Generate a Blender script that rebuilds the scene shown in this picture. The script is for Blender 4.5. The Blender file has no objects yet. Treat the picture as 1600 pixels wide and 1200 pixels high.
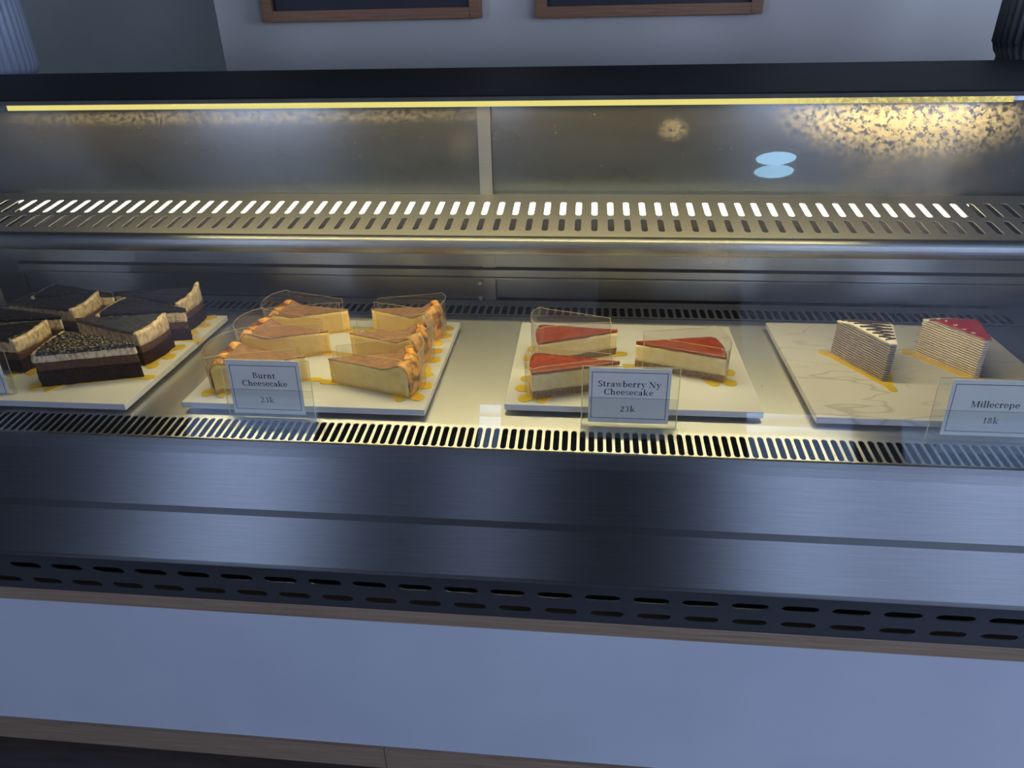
import bpy, bmesh, math, random
from mathutils import Vector, Matrix, noise
R = math.radians
ZD = 0.600            # height of the display deck above the floor; geometry below is written relative to the deck
SC = bpy.context.scene
COL = SC.collection

# ------------------------------------------------------------------ camera
F = 1110.0
CAM = Vector((0, 0, 0.437))
Yc = Vector((125, -600, F)).normalized()
Xc = Vector((11500, 330, -F)); Xc = (Xc - Yc * Xc.dot(Yc)).normalized()
Zc = Xc.cross(Yc)
if Zc[1] > 0: Zc = -Zc
def ray(px, py):
    d = Vector((px - 800, py - 600, F))
    return Vector((Xc.dot(d), Yc.dot(d), Zc.dot(d)))
def PZ(px, py, z=0.0):
    d = ray(px, py); return CAM + d * ((z - CAM.z) / d.z)
def PY(px, py, y):
    d = ray(px, py); return CAM + d * ((y - CAM.y) / d.y)
cd = bpy.data.cameras.new('camera'); cam = bpy.data.objects.new('camera', cd); COL.objects.link(cam)
cd.sensor_width = 36; cd.lens = 36 * F / 1600; cd.clip_start = 0.02
right = Vector((Xc[0], Yc[0], Zc[0])); down = Vector((Xc[1], Yc[1], Zc[1])); fwd = Vector((Xc[2], Yc[2], Zc[2]))
m = Matrix((right, -down, -fwd)).transposed().to_4x4()
m.translation = CAM + Vector((0, 0, ZD)); cam.matrix_world = m
SC.camera = cam

# ------------------------------------------------------------------ world, exposure
SC.view_settings.view_transform = 'Standard'; SC.view_settings.look = 'None'
SC.view_settings.exposure = 0.0; SC.view_settings.gamma = 1.0; SC.view_settings.use_curve_mapping = False
cy = SC.cycles
cy.max_bounces = 10; cy.transparent_max_bounces = 40; cy.glossy_bounces = 5; cy.diffuse_bounces = 4
cy.caustics_reflective = True; cy.caustics_refractive = False; cy.sample_clamp_indirect = 4.0
cy.use_denoising = True
W = bpy.data.worlds.new('sky'); SC.world = W; W.use_nodes = True
nt = W.node_tree; nt.nodes.clear()
tc = nt.nodes.new('ShaderNodeTexCoord'); sp = nt.nodes.new('ShaderNodeSeparateXYZ'); rp = nt.nodes.new('ShaderNodeValToRGB')
bg = nt.nodes.new('ShaderNodeBackground'); ou = nt.nodes.new('ShaderNodeOutputWorld')
nt.links.new(tc.outputs['Generated'], sp.inputs[0]); zz = nt.nodes.new('ShaderNodeMath'); zz.operation = 'MULTIPLY_ADD'; zz.inputs[1].default_value = 0.5; zz.inputs[2].default_value = 0.5; nt.links.new(sp.outputs['Z'], zz.inputs[0]); nt.links.new(zz.outputs[0], rp.inputs[0])
nt.links.new(rp.outputs[0], bg.inputs[0]); nt.links.new(bg.outputs[0], ou.inputs[0])
def sky_stop(z_, c):                                     # z_: sine of the elevation
    q = rp.color_ramp.elements.new(0.5 + z_ / 2); q.color = (*c, 1)
rp.color_ramp.elements[0].color = (0.46, 0.58, 0.94, 1); rp.color_ramp.elements[1].color = (0.50, 0.64, 1.04, 1)
sky_stop(0.10, (0.46, 0.58, 0.94)); sky_stop(0.14, (0.06, 0.09, 0.15)); sky_stop(0.266, (0.07, 0.10, 0.17)); sky_stop(0.275, (0.50, 0.64, 1.04))
bg.inputs[1].default_value = 9.4

WIN = [(-3.95, -2.5), (-1.02, -0.70), (1.15, 2.55), (2.85, 4.7)]     # openings in the wall behind the customer
WTOP = 1.82
ADDED_SIDE = {'right': (5.5, -3.9, -0.6, 0.1, 2.1)}     # x, y0, y1, z0, z1 of an unseen side window added for light
for sname, (x_, y0_, y1_, z0_, z1_) in ADDED_SIDE.items():
    ld = bpy.data.lights.new('added_side_portal', 'AREA'); ld.shape = 'RECTANGLE'; ld.size = z1_ - z0_; ld.size_y = y1_ - y0_; ld.cycles.is_portal = True
    lo = bpy.data.objects.new('added_side_portal', ld); COL.objects.link(lo); lo.location = (x_, (y0_ + y1_) / 2, (z0_ + z1_) / 2 + ZD)
    lo.rotation_euler = (0, R(90 if x_ > 0 else -90), 0)
for (a, b) in WIN:                                                # daylight portals in the openings
    ld = bpy.data.lights.new('daylight_portal', 'AREA'); ld.shape = 'RECTANGLE'; ld.size = b - a; ld.size_y = WTOP + ZD
    ld.cycles.is_portal = True
    lo = bpy.data.objects.new('daylight_portal', ld); COL.objects.link(lo)
    lo.location = ((a + b) / 2, -5.0, (WTOP + ZD) / 2); lo.rotation_euler = (R(90), 0, 0)
LED_COL = (1.0, 0.85, 0.44)
ld = bpy.data.lights.new('lamp_tube_light', 'AREA'); ld.shape = 'RECTANGLE'; ld.size = 1.08; ld.size_y = 0.016
ld.energy = 3.5; ld.color = LED_COL
led_light = bpy.data.objects.new('lamp_tube_light', ld); COL.objects.link(led_light)
led_light.location = (-0.12, 0.826, 0.3375 + ZD); led_light.rotation_euler = (R(-6), 0, 0)

# ------------------------------------------------------------------ materials
def mat(name):
    mt = bpy.data.materials.new(name); mt.use_nodes = True
    n = mt.node_tree; n.nodes.clear()
    return mt, n, n.nodes.new('ShaderNodeOutputMaterial')
def N(n, t, **kw):
    x = n.nodes.new(t)
    for k, v in kw.items():
        if k.startswith('i_'): x.inputs[k[2:].replace('_', ' ')].default_value = v
        else: setattr(x, k, v)
    return x
def ramp(n, src, stops):
    r = n.nodes.new('ShaderNodeValToRGB'); el = r.color_ramp.elements
    el[0].position, el[0].color = stops[0][0], (*stops[0][1], 1)
    el[1].position, el[1].color = stops[-1][0], (*stops[-1][1], 1)
    for p, c in stops[1:-1]:
        q = el.new(p); q.color = (*c, 1)
    if src: n.links.new(src, r.inputs[0])
    return r
def obj_noise(n, scale, vec=(1, 1, 1), detail=3, rough=0.5):
    t = n.nodes.new('ShaderNodeTexCoord'); mp = n.nodes.new('ShaderNodeMapping'); mp.inputs['Scale'].default_value = vec
    x = n.nodes.new('ShaderNodeTexNoise'); x.inputs['Scale'].default_value = scale; x.inputs['Detail'].default_value = detail; x.inputs['Roughness'].default_value = rough
    n.links.new(t.outputs['Object'], mp.inputs[0]); n.links.new(mp.outputs[0], x.inputs['Vector'])
    return x
def principled(name, c1, c2=None, rough=0.5, metal=0.0, nscale=60, nvec=(1, 1, 1), lo=0.35, hi=0.65, bump=0.0, bscale=None, bvec=None, spec=0.5, sss=0.0, coat=0.0, detail=3):
    mt, n, out = mat(name); p = N(n, 'ShaderNodeBsdfPrincipled')
    p.inputs['Roughness'].default_value = rough; p.inputs['Metallic'].default_value = metal
    p.inputs['Specular IOR Level'].default_value = spec
    if coat: p.inputs['Coat Weight'].default_value = coat; p.inputs['Coat Roughness'].default_value = 0.08
    x = obj_noise(n, nscale, nvec, detail)
    r = ramp(n, x.outputs[0], [(lo, c1), (hi, c2 or c1)]); n.links.new(r.outputs[0], p.inputs['Base Color'])
    if sss:
        p.inputs['Subsurface Weight'].default_value = sss; p.inputs['Subsurface Radius'].default_value = (0.006, 0.004, 0.002); p.inputs['Subsurface Scale'].default_value = 0.6
    if bump:
        y = obj_noise(n, bscale or nscale, bvec or nvec, 4); b = N(n, 'ShaderNodeBump'); b.inputs['Distance'].default_value = bump; b.inputs['Strength'].default_value = 1
        n.links.new(y.outputs[0], b.inputs['Height']); n.links.new(b.outputs[0], p.inputs['Normal'])
    n.links.new(p.outputs[0], out.inputs[0])
    return mt
def steel(name, base=0.5, rough=0.32, aniso=0.8, tang=(0, 0.7, 0.72), bump=0.00004, tint=(1, 1, 1), streak=0.12):
    mt, n, out = mat(name); p = N(n, 'ShaderNodeBsdfPrincipled')
    p.inputs['Metallic'].default_value = 1; p.inputs['Anisotropic'].default_value = aniso
    x = obj_noise(n, 6, (3, 260, 260), 6, 0.7)
    a = tuple(base * t * (1 - streak) for t in tint); b_ = tuple(base * t * (1 + streak) for t in tint)
    r = ramp(n, x.outputs[0], [(0.3, a), (0.7, b_)]); n.links.new(r.outputs[0], p.inputs['Base Color'])
    mr = N(n, 'ShaderNodeMapRange'); mr.inputs['To Min'].default_value = rough * 0.9; mr.inputs['To Max'].default_value = rough * 1.1
    n.links.new(x.outputs[0], mr.inputs[0]); n.links.new(mr.outputs[0], p.inputs['Roughness'])
    cx = N(n, 'ShaderNodeCombineXYZ'); cx.inputs[0].default_value, cx.inputs[1].default_value, cx.inputs[2].default_value = tang
    n.links.new(cx.outputs[0], p.inputs['Tangent'])
    if bump:
        b = N(n, 'ShaderNodeBump'); b.inputs['Distance'].default_value = bump
        n.links.new(x.outputs[0], b.inputs['Height']); n.links.new(b.outputs[0], p.inputs['Normal'])
    n.links.new(p.outputs[0], out.inputs[0])
    return mt
def emis(name, col, s):
    mt, n, out = mat(name); em = N(n, 'ShaderNodeEmission'); em.inputs[0].default_value = (*col, 1); em.inputs[1].default_value = s
    n.links.new(em.outputs[0], out.inputs[0]); return mt
def thin_fresnel(n, ior):
    """the same reflectance on both faces of a thin clear sheet"""
    g = N(n, 'ShaderNodeNewGeometry'); fr = N(n, 'ShaderNodeFresnel')
    q = N(n, 'ShaderNodeMapRange'); q.inputs['To Min'].default_value = ior; q.inputs['To Max'].default_value = 1 / ior
    n.links.new(g.outputs['Backfacing'], q.inputs[0]); n.links.new(q.outputs[0], fr.inputs[0]); return fr
def clear(name, tint=(1, 1, 1), ior=1.5, haze=0.0, gl_rough=0.0, haze_col=(0.8, 0.8, 0.78)):
    mt, n, out = mat(name)
    tr = N(n, 'ShaderNodeBsdfTransparent'); tr.inputs[0].default_value = (*tint, 1)
    gl = N(n, 'ShaderNodeBsdfGlossy'); gl.inputs['Roughness'].default_value = gl_rough
    fr = thin_fresnel(n, ior)
    mx = N(n, 'ShaderNodeMixShader'); n.links.new(fr.outputs[0], mx.inputs[0]); n.links.new(tr.outputs[0], mx.inputs[1]); n.links.new(gl.outputs[0], mx.inputs[2])
    last = mx
    if haze:
        di = N(n, 'ShaderNodeBsdfTranslucent'); di.inputs[0].default_value = (*haze_col, 1)
        m2 = N(n, 'ShaderNodeMixShader'); m2.inputs[0].default_value = haze
        n.links.new(mx.outputs[0], m2.inputs[1]); n.links.new(di.outputs[0], m2.inputs[2]); last = m2
    n.links.new(last.outputs[0], out.inputs[0]); return mt

M = {}
M['deck'] = steel('deck_steel', 0.80, 0.35, 0.9, bump=0.000008, streak=0.06)
M['grille'] = steel('grille_steel', 0.82, 0.42, 0.9, bump=0)
M['panel'] = steel('panel_steel', 0.36, 0.38, 0.97, tang=(0, 0, 1), bump=0.00003, tint=(0.98, 1.0, 0.98), streak=0.16)
M['trim_steel'] = steel('trim_steel', 0.42, 0.30, 0.6, bump=0)
M['duct'] = steel('duct_steel', 0.72, 0.60, 0.3, bump=0, tint=(1.0, 0.95, 0.86))
M['rail'] = steel('rail_steel', 0.30, 0.34, 0.6, bump=0, tint=(1.0, 1.0, 0.96))
M['rear'] = steel('rear_steel', 0.40, 0.34, 0.6, bump=0, tint=(1.0, 0.96, 0.86))
M['vent'] = steel('vent_steel', 0.34, 0.35, 0.5, bump=0, tint=(0.9, 0.97, 1.05))
M['black_stone'] = principled('black_stone', (0.012, 0.013, 0.014), (0.018, 0.019, 0.02), 0.6, spec=0.15, nscale=20)
M['duct_dark'] = principled('duct_inside', (0.022, 0.019, 0.018), (0.03, 0.026, 0.024), 0.8, nscale=20, spec=0.1)
M['dark'] = principled('dark_cavity', (0.006, 0.006, 0.007), rough=0.8)
M['white_paint'] = principled('white_laminate', (0.62, 0.64, 0.68), (0.68, 0.70, 0.73), 0.45, nscale=4)
M['wall'] = principled('wall_paint', (0.72, 0.67, 0.56), (0.75, 0.70, 0.59), 0.8, nscale=5)
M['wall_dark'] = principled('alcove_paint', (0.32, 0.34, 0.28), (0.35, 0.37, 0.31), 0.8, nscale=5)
M['room'] = principled('room_paint', (0.09, 0.085, 0.08), (0.11, 0.105, 0.10), 0.85, nscale=3)
M['ceiling'] = principled('ceiling_paint', (0.30, 0.30, 0.31), (0.34, 0.34, 0.35), 0.9, nscale=3)
M['gold'] = principled('gold_card', (0.92, 0.63, 0.06), (0.96, 0.68, 0.09), 0.30, 0.45, nscale=40)
M['acrylic'] = clear('clear_acrylic', (0.97, 0.98, 0.98), 1.5, haze=0.012)
M['acrylic_edge'] = clear('acrylic_edge', (0.9, 0.92, 0.92), 1.5, haze=0.5)
M['film'] = clear('acetate_film', (0.985, 0.98, 0.97), 1.45, haze=0.035, haze_col=(0.9, 0.85, 0.72))
M['film_edge'] = clear('acetate_edge', (0.85, 0.85, 0.8), 1.5, haze=0.6, haze_col=(0.95, 0.9, 0.75))
M['card'] = principled('card_paper', (0.82, 0.78, 0.70), (0.85, 0.81, 0.73), 0.7, nscale=30)
M['ink'] = principled('black_ink', (0.015, 0.015, 0.02), rough=0.6)
M['border'] = principled('plum_ink', (0.14, 0.05, 0.075), rough=0.6)
M['pot'] = principled('ribbed_ceramic', (0.34, 0.37, 0.42), (0.40, 0.43, 0.48), 0.4, nscale=12)
M['pot_grey'] = principled('grey_ceramic', (0.17, 0.17, 0.16), (0.21, 0.21, 0.19), 0.45, nscale=12)
M['board'] = principled('chalkboard', (0.012, 0.013, 0.016), (0.02, 0.021, 0.024), 0.5, nscale=9)
M['glint_white'] = principled('glint_rim_white', (0.75, 0.76, 0.74), rough=0.3)  # white of the door glint beads and the lamp rim
def wood(name, a, b, rough=0.45, vec=(2, 40, 60), scale=5):
    return principled(name, a, b, rough, nscale=scale, nvec=vec, lo=0.3, hi=0.7, bump=0.0002, detail=6)
M['frame_wood'] = wood('frame_wood', (0.24, 0.10, 0.035), (0.42, 0.20, 0.075))
M['trim_wood'] = wood('trim_wood', (0.28, 0.185, 0.115), (0.42, 0.29, 0.185))
M['floor_wood'] = wood('floor_wood', (0.055, 0.042, 0.038), (0.10, 0.078, 0.068), vec=(2, 14, 1))
# cakes
M['sponge'] = principled('dark_sponge', (0.010, 0.005, 0.004), (0.035, 0.016, 0.010), 0.9, nscale=420, bump=0.0009, spec=0.2)
M['mousse'] = principled('chocolate_mousse', (0.06, 0.027, 0.016), (0.12, 0.058, 0.032), 0.8, nscale=260, bump=0.0005, spec=0.25)
M['cream'] = principled('mocha_cream', (0.40, 0.27, 0.15), (0.74, 0.58, 0.36), 0.6, nscale=230, nvec=(1, 1, 0.5), bump=0.0006, lo=0.36, hi=0.56)
M['glaze'] = principled('chocolate_glaze', (0.010, 0.008, 0.007), (0.022, 0.016, 0.013), 0.14, nscale=200, bump=0.0010, bscale=300, spec=0.45)
M['glaze_wrinkled'] = principled('wrinkled_glaze', (0.010, 0.008, 0.006), (0.018, 0.013, 0.010), 0.10, nscale=260, bump=0.0060, bscale=300, spec=0.9)
M['glaze_painted_glints'] = principled('glint_speckled_glaze', (0.010, 0.008, 0.006), (0.27, 0.23, 0.17), 0.2, nscale=330, bump=0.0030, bscale=330, spec=0.6, lo=0.52, hi=0.62, detail=5)  # pale speckles in the colour stand for lamp sparkles on the glaze
M['custard'] = principled('baked_custard', (0.90, 0.62, 0.17), (0.95, 0.72, 0.26), 0.5, nscale=120, bump=0.0002, sss=0.15, lo=0.3, hi=0.7)
M['burnt'] = principled('burnt_top', (0.20, 0.095, 0.050), (0.36, 0.19, 0.105), 0.45, nscale=170, bump=0.0003, lo=0.3, hi=0.7)
M['burnt_rim'] = principled('caramel_rim', (0.12, 0.040, 0.014), (0.78, 0.37, 0.075), 0.4, nscale=75, bump=0.0008, lo=0.40, hi=0.58)
M['biscuit'] = principled('biscuit_base', (0.15, 0.09, 0.055), (0.30, 0.19, 0.115), 0.85, nscale=380, bump=0.0009)
M['ny'] = principled('new_cheesecake', (0.82, 0.65, 0.29), (0.90, 0.75, 0.40), 0.5, nscale=120, bump=0.0002, sss=0.12)
M['jam'] = principled('strawberry_jam', (0.15, 0.020, 0.010), (0.32, 0.050, 0.022), 0.12, nscale=130, bump=0.0003, spec=0.6, lo=0.25, hi=0.75)
M['red_glaze'] = principled('red_glaze', (0.30, 0.012, 0.006), (0.38, 0.020, 0.010), 0.12, nscale=50, bump=0.0002, spec=0.6)
M['whip'] = principled('whipped_cream', (0.78, 0.70, 0.55), (0.86, 0.79, 0.64), 0.5, nscale=150, bump=0.0004)
M['drizzle'] = principled('chocolate_drizzle', (0.035, 0.016, 0.010), rough=0.3)
def crepe(name, crep, fill, period=0.0031):
    mt, n, out = mat(name); p = N(n, 'ShaderNodeBsdfPrincipled'); p.inputs['Roughness'].default_value = 0.65
    t = N(n, 'ShaderNodeTexCoord'); s = N(n, 'ShaderNodeSeparateXYZ'); n.links.new(t.outputs['Object'], s.inputs[0])
    x = obj_noise(n, 70, (1, 1, 1), 3)
    ad = N(n, 'ShaderNodeMath', operation='MULTIPLY_ADD'); ad.inputs[1].default_value = 0.0012; n.links.new(x.outputs[0], ad.inputs[0]); n.links.new(s.outputs['Z'], ad.inputs[2])
    dv = N(n, 'ShaderNodeMath', operation='DIVIDE'); dv.inputs[1].default_value = period; n.links.new(ad.outputs[0], dv.inputs[0])
    fr = N(n, 'ShaderNodeMath', operation='FRACT'); n.links.new(dv.outputs[0], fr.inputs[0])
    r = ramp(n, fr.outputs[0], [(0.0, crep), (0.28, crep), (0.45, fill), (0.85, fill), (1.0, crep)])
    y = obj_noise(n, 240, (1, 1, 1), 4)
    mx = N(n, 'ShaderNodeMix', data_type='RGBA', blend_type='MULTIPLY'); mx.inputs[0].default_value = 0.5
    n.links.new(r.outputs[0], mx.inputs[6]); n.links.new(ramp(n, y.outputs[0], [(0.3, (0.6, 0.6, 0.6)), (0.6, (1, 1, 1))]).outputs[0], mx.inputs[7])
    n.links.new(mx.outputs[2], p.inputs['Base Color'])
    b = N(n, 'ShaderNodeBump'); b.inputs['Distance'].default_value = 0.0004; n.links.new(fr.outputs[0], b.inputs['Height']); n.links.new(b.outputs[0], p.inputs['Normal'])
    n.links.new(p.outputs[0], out.inputs[0]); return mt
M['crepe_dark'] = crepe('mocha_crepe', (0.07, 0.04, 0.028), (0.44, 0.37, 0.28))
M['crepe_pale'] = crepe('vanilla_crepe', (0.30, 0.18, 0.08), (0.80, 0.70, 0.50))
# marble boards
mt, n, out = mat('marble'); p = N(n, 'ShaderNodeBsdfPrincipled'); p.inputs['Roughness'].default_value = 0.35
x = obj_noise(n, 5, (1, 1, 1), 5)
tcx = N(n, 'ShaderNodeTexCoord'); mpx = N(n, 'ShaderNodeMapping'); mpx.inputs['Rotation'].default_value = (0, 0, R(-35)); mpx.inputs['Scale'].default_value = (1, 3.2, 1)
w_ = N(n, 'ShaderNodeTexNoise'); w_.inputs['Scale'].default_value = 3.4; w_.inputs['Detail'].default_value = 3; w_.inputs['Roughness'].default_value = 0.5
n.links.new(tcx.outputs['Object'], mpx.inputs[0]); n.links.new(mpx.outputs[0], w_.inputs['Vector'])
base_c = (0.57, 0.56, 0.57)
v = ramp(n, w_.outputs[0], [(0.0, base_c), (0.462, base_c), (0.469, (0.40, 0.38, 0.37)), (0.476, base_c), (0.548, base_c), (0.553, (0.44, 0.42, 0.41)), (0.558, base_c), (1.0, base_c)])
x2 = ramp(n, x.outputs[0], [(0.3, (0.88, 0.87, 0.86)), (0.7, (1, 1, 1))])
mx = N(n, 'ShaderNodeMix', data_type='RGBA', blend_type='MULTIPLY'); mx.inputs[0].default_value = 1
n.links.new(v.outputs[0], mx.inputs[6]); n.links.new(x2.outputs[0], mx.inputs[7]); n.links.new(mx.outputs[2], p.inputs['Base Color']); n.links.new(p.outputs[0], out.inputs[0])
M['marble'] = mt
M['slab'] = principled('plain_board', (0.50, 0.50, 0.52), (0.56, 0.56, 0.575), 0.4, nscale=14)
# fogged rear door glass
mt, n, out = mat('fogged_glass')
di = N(n, 'ShaderNodeBsdfDiffuse'); pass
gl = N(n, 'ShaderNodeBsdfGlossy'); gl.inputs['Roughness'].default_value = 0.16; gl.inputs[0].default_value = (0.8, 0.85, 0.85, 1)
mxs = N(n, 'ShaderNodeMixShader'); mxs.inputs[0].default_value = 0.14
x = obj_noise(n, 9, (1, 1, 3), 5); rr = ramp(n, x.outputs[0], [(0.3, (0.036, 0.044, 0.044)), (0.7, (0.055, 0.066, 0.066))]); n.links.new(rr.outputs[0], di.inputs[0])
n.links.new(di.outputs[0], mxs.inputs[1]); n.links.new(gl.outputs[0], mxs.inputs[2]); n.links.new(mxs.outputs[0], out.inputs[0])
M['fog'] = mt
# front glass: clear pane with dried condensation marks of its own
mt, n, out = mat('front_glass')
tr = N(n, 'ShaderNodeBsdfTransparent'); tr.inputs[0].default_value = (0.975, 0.985, 0.98, 1)
gl = N(n, 'ShaderNodeBsdfGlossy'); gl.inputs['Roughness'].default_value = 0.0; gl.inputs[0].default_value = (0.85, 0.93, 1.0, 1)
fr = thin_fresnel(n, 1.5)
m1 = N(n, 'ShaderNodeMixShader'); n.links.new(fr.outputs[0], m1.inputs[0]); n.links.new(tr.outputs[0], m1.inputs[1]); n.links.new(gl.outputs[0], m1.inputs[2])
tl = N(n, 'ShaderNodeBsdfTranslucent'); tl.inputs[0].default_value = (0.8, 0.66, 0.44, 1)
dd = N(n, 'ShaderNodeBsdfDiffuse'); dd.inputs[0].default_value = (0.6, 0.6, 0.6, 1)
td = N(n, 'ShaderNodeMixShader'); td.inputs[0].default_value = 0.35; n.links.new(tl.outputs[0], td.inputs[1]); n.links.new(dd.outputs[0], td.inputs[2])
tco = N(n, 'ShaderNodeTexCoord')
def blob(cx, cz, rx, rz, power=1.0):
    mp = N(n, 'ShaderNodeMapping'); mp.inputs['Location'].default_value = (-cx / rx, 0, -cz / rz); mp.inputs['Scale'].default_value = (1 / rx, 0.0, 1 / rz)
    n.links.new(tco.outputs['Object'], mp.inputs[0])
    ln = N(n, 'ShaderNodeVectorMath', operation='LENGTH'); n.links.new(mp.outputs[0], ln.inputs[0])
    mr = N(n, 'ShaderNodeMapRange', interpolation_type='SMOOTHSTEP'); mr.inputs['From Min'].default_value = 0.2; mr.inputs['From Max'].default_value = 1.0
    mr.inputs['To Min'].default_value = power; mr.inputs['To Max'].default_value = 0.0
    n.links.new(ln.outputs['Value'], mr.inputs[0]); return mr.outputs[0]
def mth(op, a, b=None, c=None):
    q = N(n, 'ShaderNodeMath', operation=op)
    for i, s in enumerate((a, b, c)):
        if s is None: continue
        if isinstance(s, (int, float)): q.inputs[i].default_value = s
        else: n.links.new(s, q.inputs[i])
    return q.outputs[0]
GLASS_BLOBS = []
g_big = blob(0.325, 0.330, 0.15, 0.052, 1.0)
g_big2 = blob(0.33, 0.275, 0.11, 0.10, 0.50)
spk = obj_noise(n, 190, (1, 1, 1), 5, 0.6)
thr = ramp(n, spk.outputs[0], [(0.46, (0, 0, 0)), (0.52, (1, 1, 1))])
cl = obj_noise(n, 24, (1, 1, 1), 4, 0.6); clr = ramp(n, cl.outputs[0], [(0.38, (0, 0, 0)), (0.6, (1, 1, 1))])
f1 = mth('MULTIPLY', mth('MULTIPLY', g_big, thr.outputs[0]), 0.42)
f2 = mth('MULTIPLY', mth('MULTIPLY', g_big2, clr.outputs[0]), 0.16)
s1 = mth('MULTIPLY', mth('MULTIPLY', blob(0.088, 0.316, 0.020, 0.014, 1.0), thr.outputs[0]), 0.09)
s2 = mth('MULTIPLY', mth('MULTIPLY', blob(0.135, 0.200, 0.055, 0.017, 1.0), thr.outputs[0]), 0.22)
s3 = mth('MULTIPLY', mth('MULTIPLY', blob(-0.38, 0.332, 0.42, 0.012, 1.0), thr.outputs[0]), 0.05)
s4 = mth('MULTIPLY', blob(-0.135, 0.30, 0.022, 0.022, 1.0), 0.015)
dots = obj_noise(n, 420, (1, 1, 1), 1, 0.4); dr = ramp(n, dots.outputs[0], [(0.80, (0, 0, 0)), (0.83, (1, 1, 1))])
s5 = mth('MULTIPLY', dr.outputs[0], 0.35)
tot = 0.015
for q in (f1, f2, s1, s2, s3, s4, s5): tot = mth('ADD', q, tot)
tot = mth('MINIMUM', tot, 0.85)
m3 = N(n, 'ShaderNodeMixShader'); n.links.new(tot, m3.inputs[0]); n.links.new(m1.outputs[0], m3.inputs[1]); n.links.new(td.outputs[0], m3.inputs[2])
n.links.new(m3.outputs[0], out.inputs[0])
M['glass'] = mt
M['edge_grey'] = principled('dull_edge', (0.10, 0.095, 0.075), (0.13, 0.12, 0.095), 0.7, nscale=30, spec=0.2)
M['diffuser'] = emis('lamp_diffuser', (1.0, 0.86, 0.26), 0.95)
M['tube'] = emis('white_tube', (1.0, 0.90, 0.66), 4.0)
M['ceil_lamp'] = emis('cool_lamp', (0.42, 0.74, 1.0), 16.0)
M['strip'] = emis('strip_lamp', (0.95, 0.97, 1.0), 30.0)

# ------------------------------------------------------------------ builders (deck-relative coordinates)
ORG = {}
def empty(name, label, cat, org=(0, 0, 0), group=None):
    o = bpy.data.objects.new(name, None); COL.objects.link(o); o.location = (org[0], org[1], org[2] + ZD); o.empty_display_size = 0.02
    ORG[o.name] = Vector(org); o['label'] = label; o['category'] = cat
    if group: o['group'] = group
    return o
def tag(o, label, cat, group=None):
    o['label'] = label; o['category'] = cat
    if group: o['group'] = group
    return o
def link(name, bm, material, parent=None, org=None, smooth=False, kind=None, label=None, bevel=0, seg=2):
    """bm verts are deck-relative; becomes one mesh object"""
    bmesh.ops.remove_doubles(bm, verts=bm.verts, dist=1e-6)
    bmesh.ops.recalc_face_normals(bm, faces=bm.faces)
    me = bpy.data.meshes.new(name); bm.to_mesh(me); bm.free()
    if org is None:
        if parent is not None: org = ORG[parent.name]
        else:
            xs = [v.co for v in me.vertices]; org = Vector([(min(c[i] for c in xs) + max(c[i] for c in xs)) / 2 for i in range(3)]); org.z = min(c.z for c in xs)
    org = Vector(org); me.transform(Matrix.Translation(-org))
    o = bpy.data.objects.new(name, me); COL.objects.link(o); ORG[o.name] = org
    for mm in (material if isinstance(material, (list, tuple)) else [material]): me.materials.append(mm)
    if parent is not None:
        o.parent = parent; o.location = org - ORG[parent.name]
    else: o.location = org + Vector((0, 0, ZD))
    if smooth:
        for f_ in me.polygons: f_.use_smooth = True
    if kind: o['kind'] = kind
    if label: o['label'] = label
    if bevel:
        b = o.modifiers.new('bevel', 'BEVEL'); b.width = bevel; b.segments = seg; b.limit_method = 'ANGLE'; b.angle_limit = R(40)
    return o
def box(bm, x0, x1, y0, y1, z0, z1):
    vs = [bm.verts.new((x, y, z)) for x in (x0, x1) for y in (y0, y1) for z in (z0, z1)]
    for f_ in ((0, 1, 3, 2), (4, 6, 7, 5), (0, 4, 5, 1), (2, 3, 7, 6), (0, 2, 6, 4), (1, 5, 7, 3)): bm.faces.new([vs[i] for i in f_])
def boxbm(*a):
    bm = bmesh.new(); box(bm, *a); return bm
def extr(bm, prof, x0, x1):
    """closed (y,z) profile swept along x"""
    a = [bm.verts.new((x0, y, z)) for y, z in prof]; b = [bm.verts.new((x1, y, z)) for y, z in prof]; k = len(prof)
    for i in range(k): bm.faces.new((a[i], a[(i + 1) % k], b[(i + 1) % k], b[i]))
    bm.faces.new(a); bm.faces.new(b[::-1])
def sheet(bm, prof, x0, x1, t):
    """open (y,z) polyline with thickness t (offset to its left) swept along x"""
    off = []
    for i, (y, z) in enumerate(prof):
        a = Vector(prof[max(i - 1, 0)]); b = Vector(prof[min(i + 1, len(prof) - 1)]); d = (b - a).normalized(); off.append((y - d.y * t, z + d.x * t))
    extr(bm, prof + off[::-1], x0, x1)
def tube(bm, pts, r, k=8, cap=True):
    rings = []
    for i, p_ in enumerate(pts):
        p_ = Vector(p_); a = Vector(pts[max(i - 1, 0)]); b = Vector(pts[min(i + 1, len(pts) - 1)]); d = (b - a).normalized()
        u = d.cross(Vector((0, 0, 1)));
        if u.length < 1e-4: u = d.cross(Vector((0, 1, 0)))
        u.normalize(); v_ = d.cross(u)
        rings.append([bm.verts.new(p_ + (u * math.cos(2 * math.pi * j / k) + v_ * math.sin(2 * math.pi * j / k)) * r) for j in range(k)])
    for a, b in zip(rings, rings[1:]):
        for j in range(k): bm.faces.new((a[j], a[(j + 1) % k], b[(j + 1) % k], b[j]))
    if cap: bm.faces.new(rings[0][::-1]); bm.faces.new(rings[-1])
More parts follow.
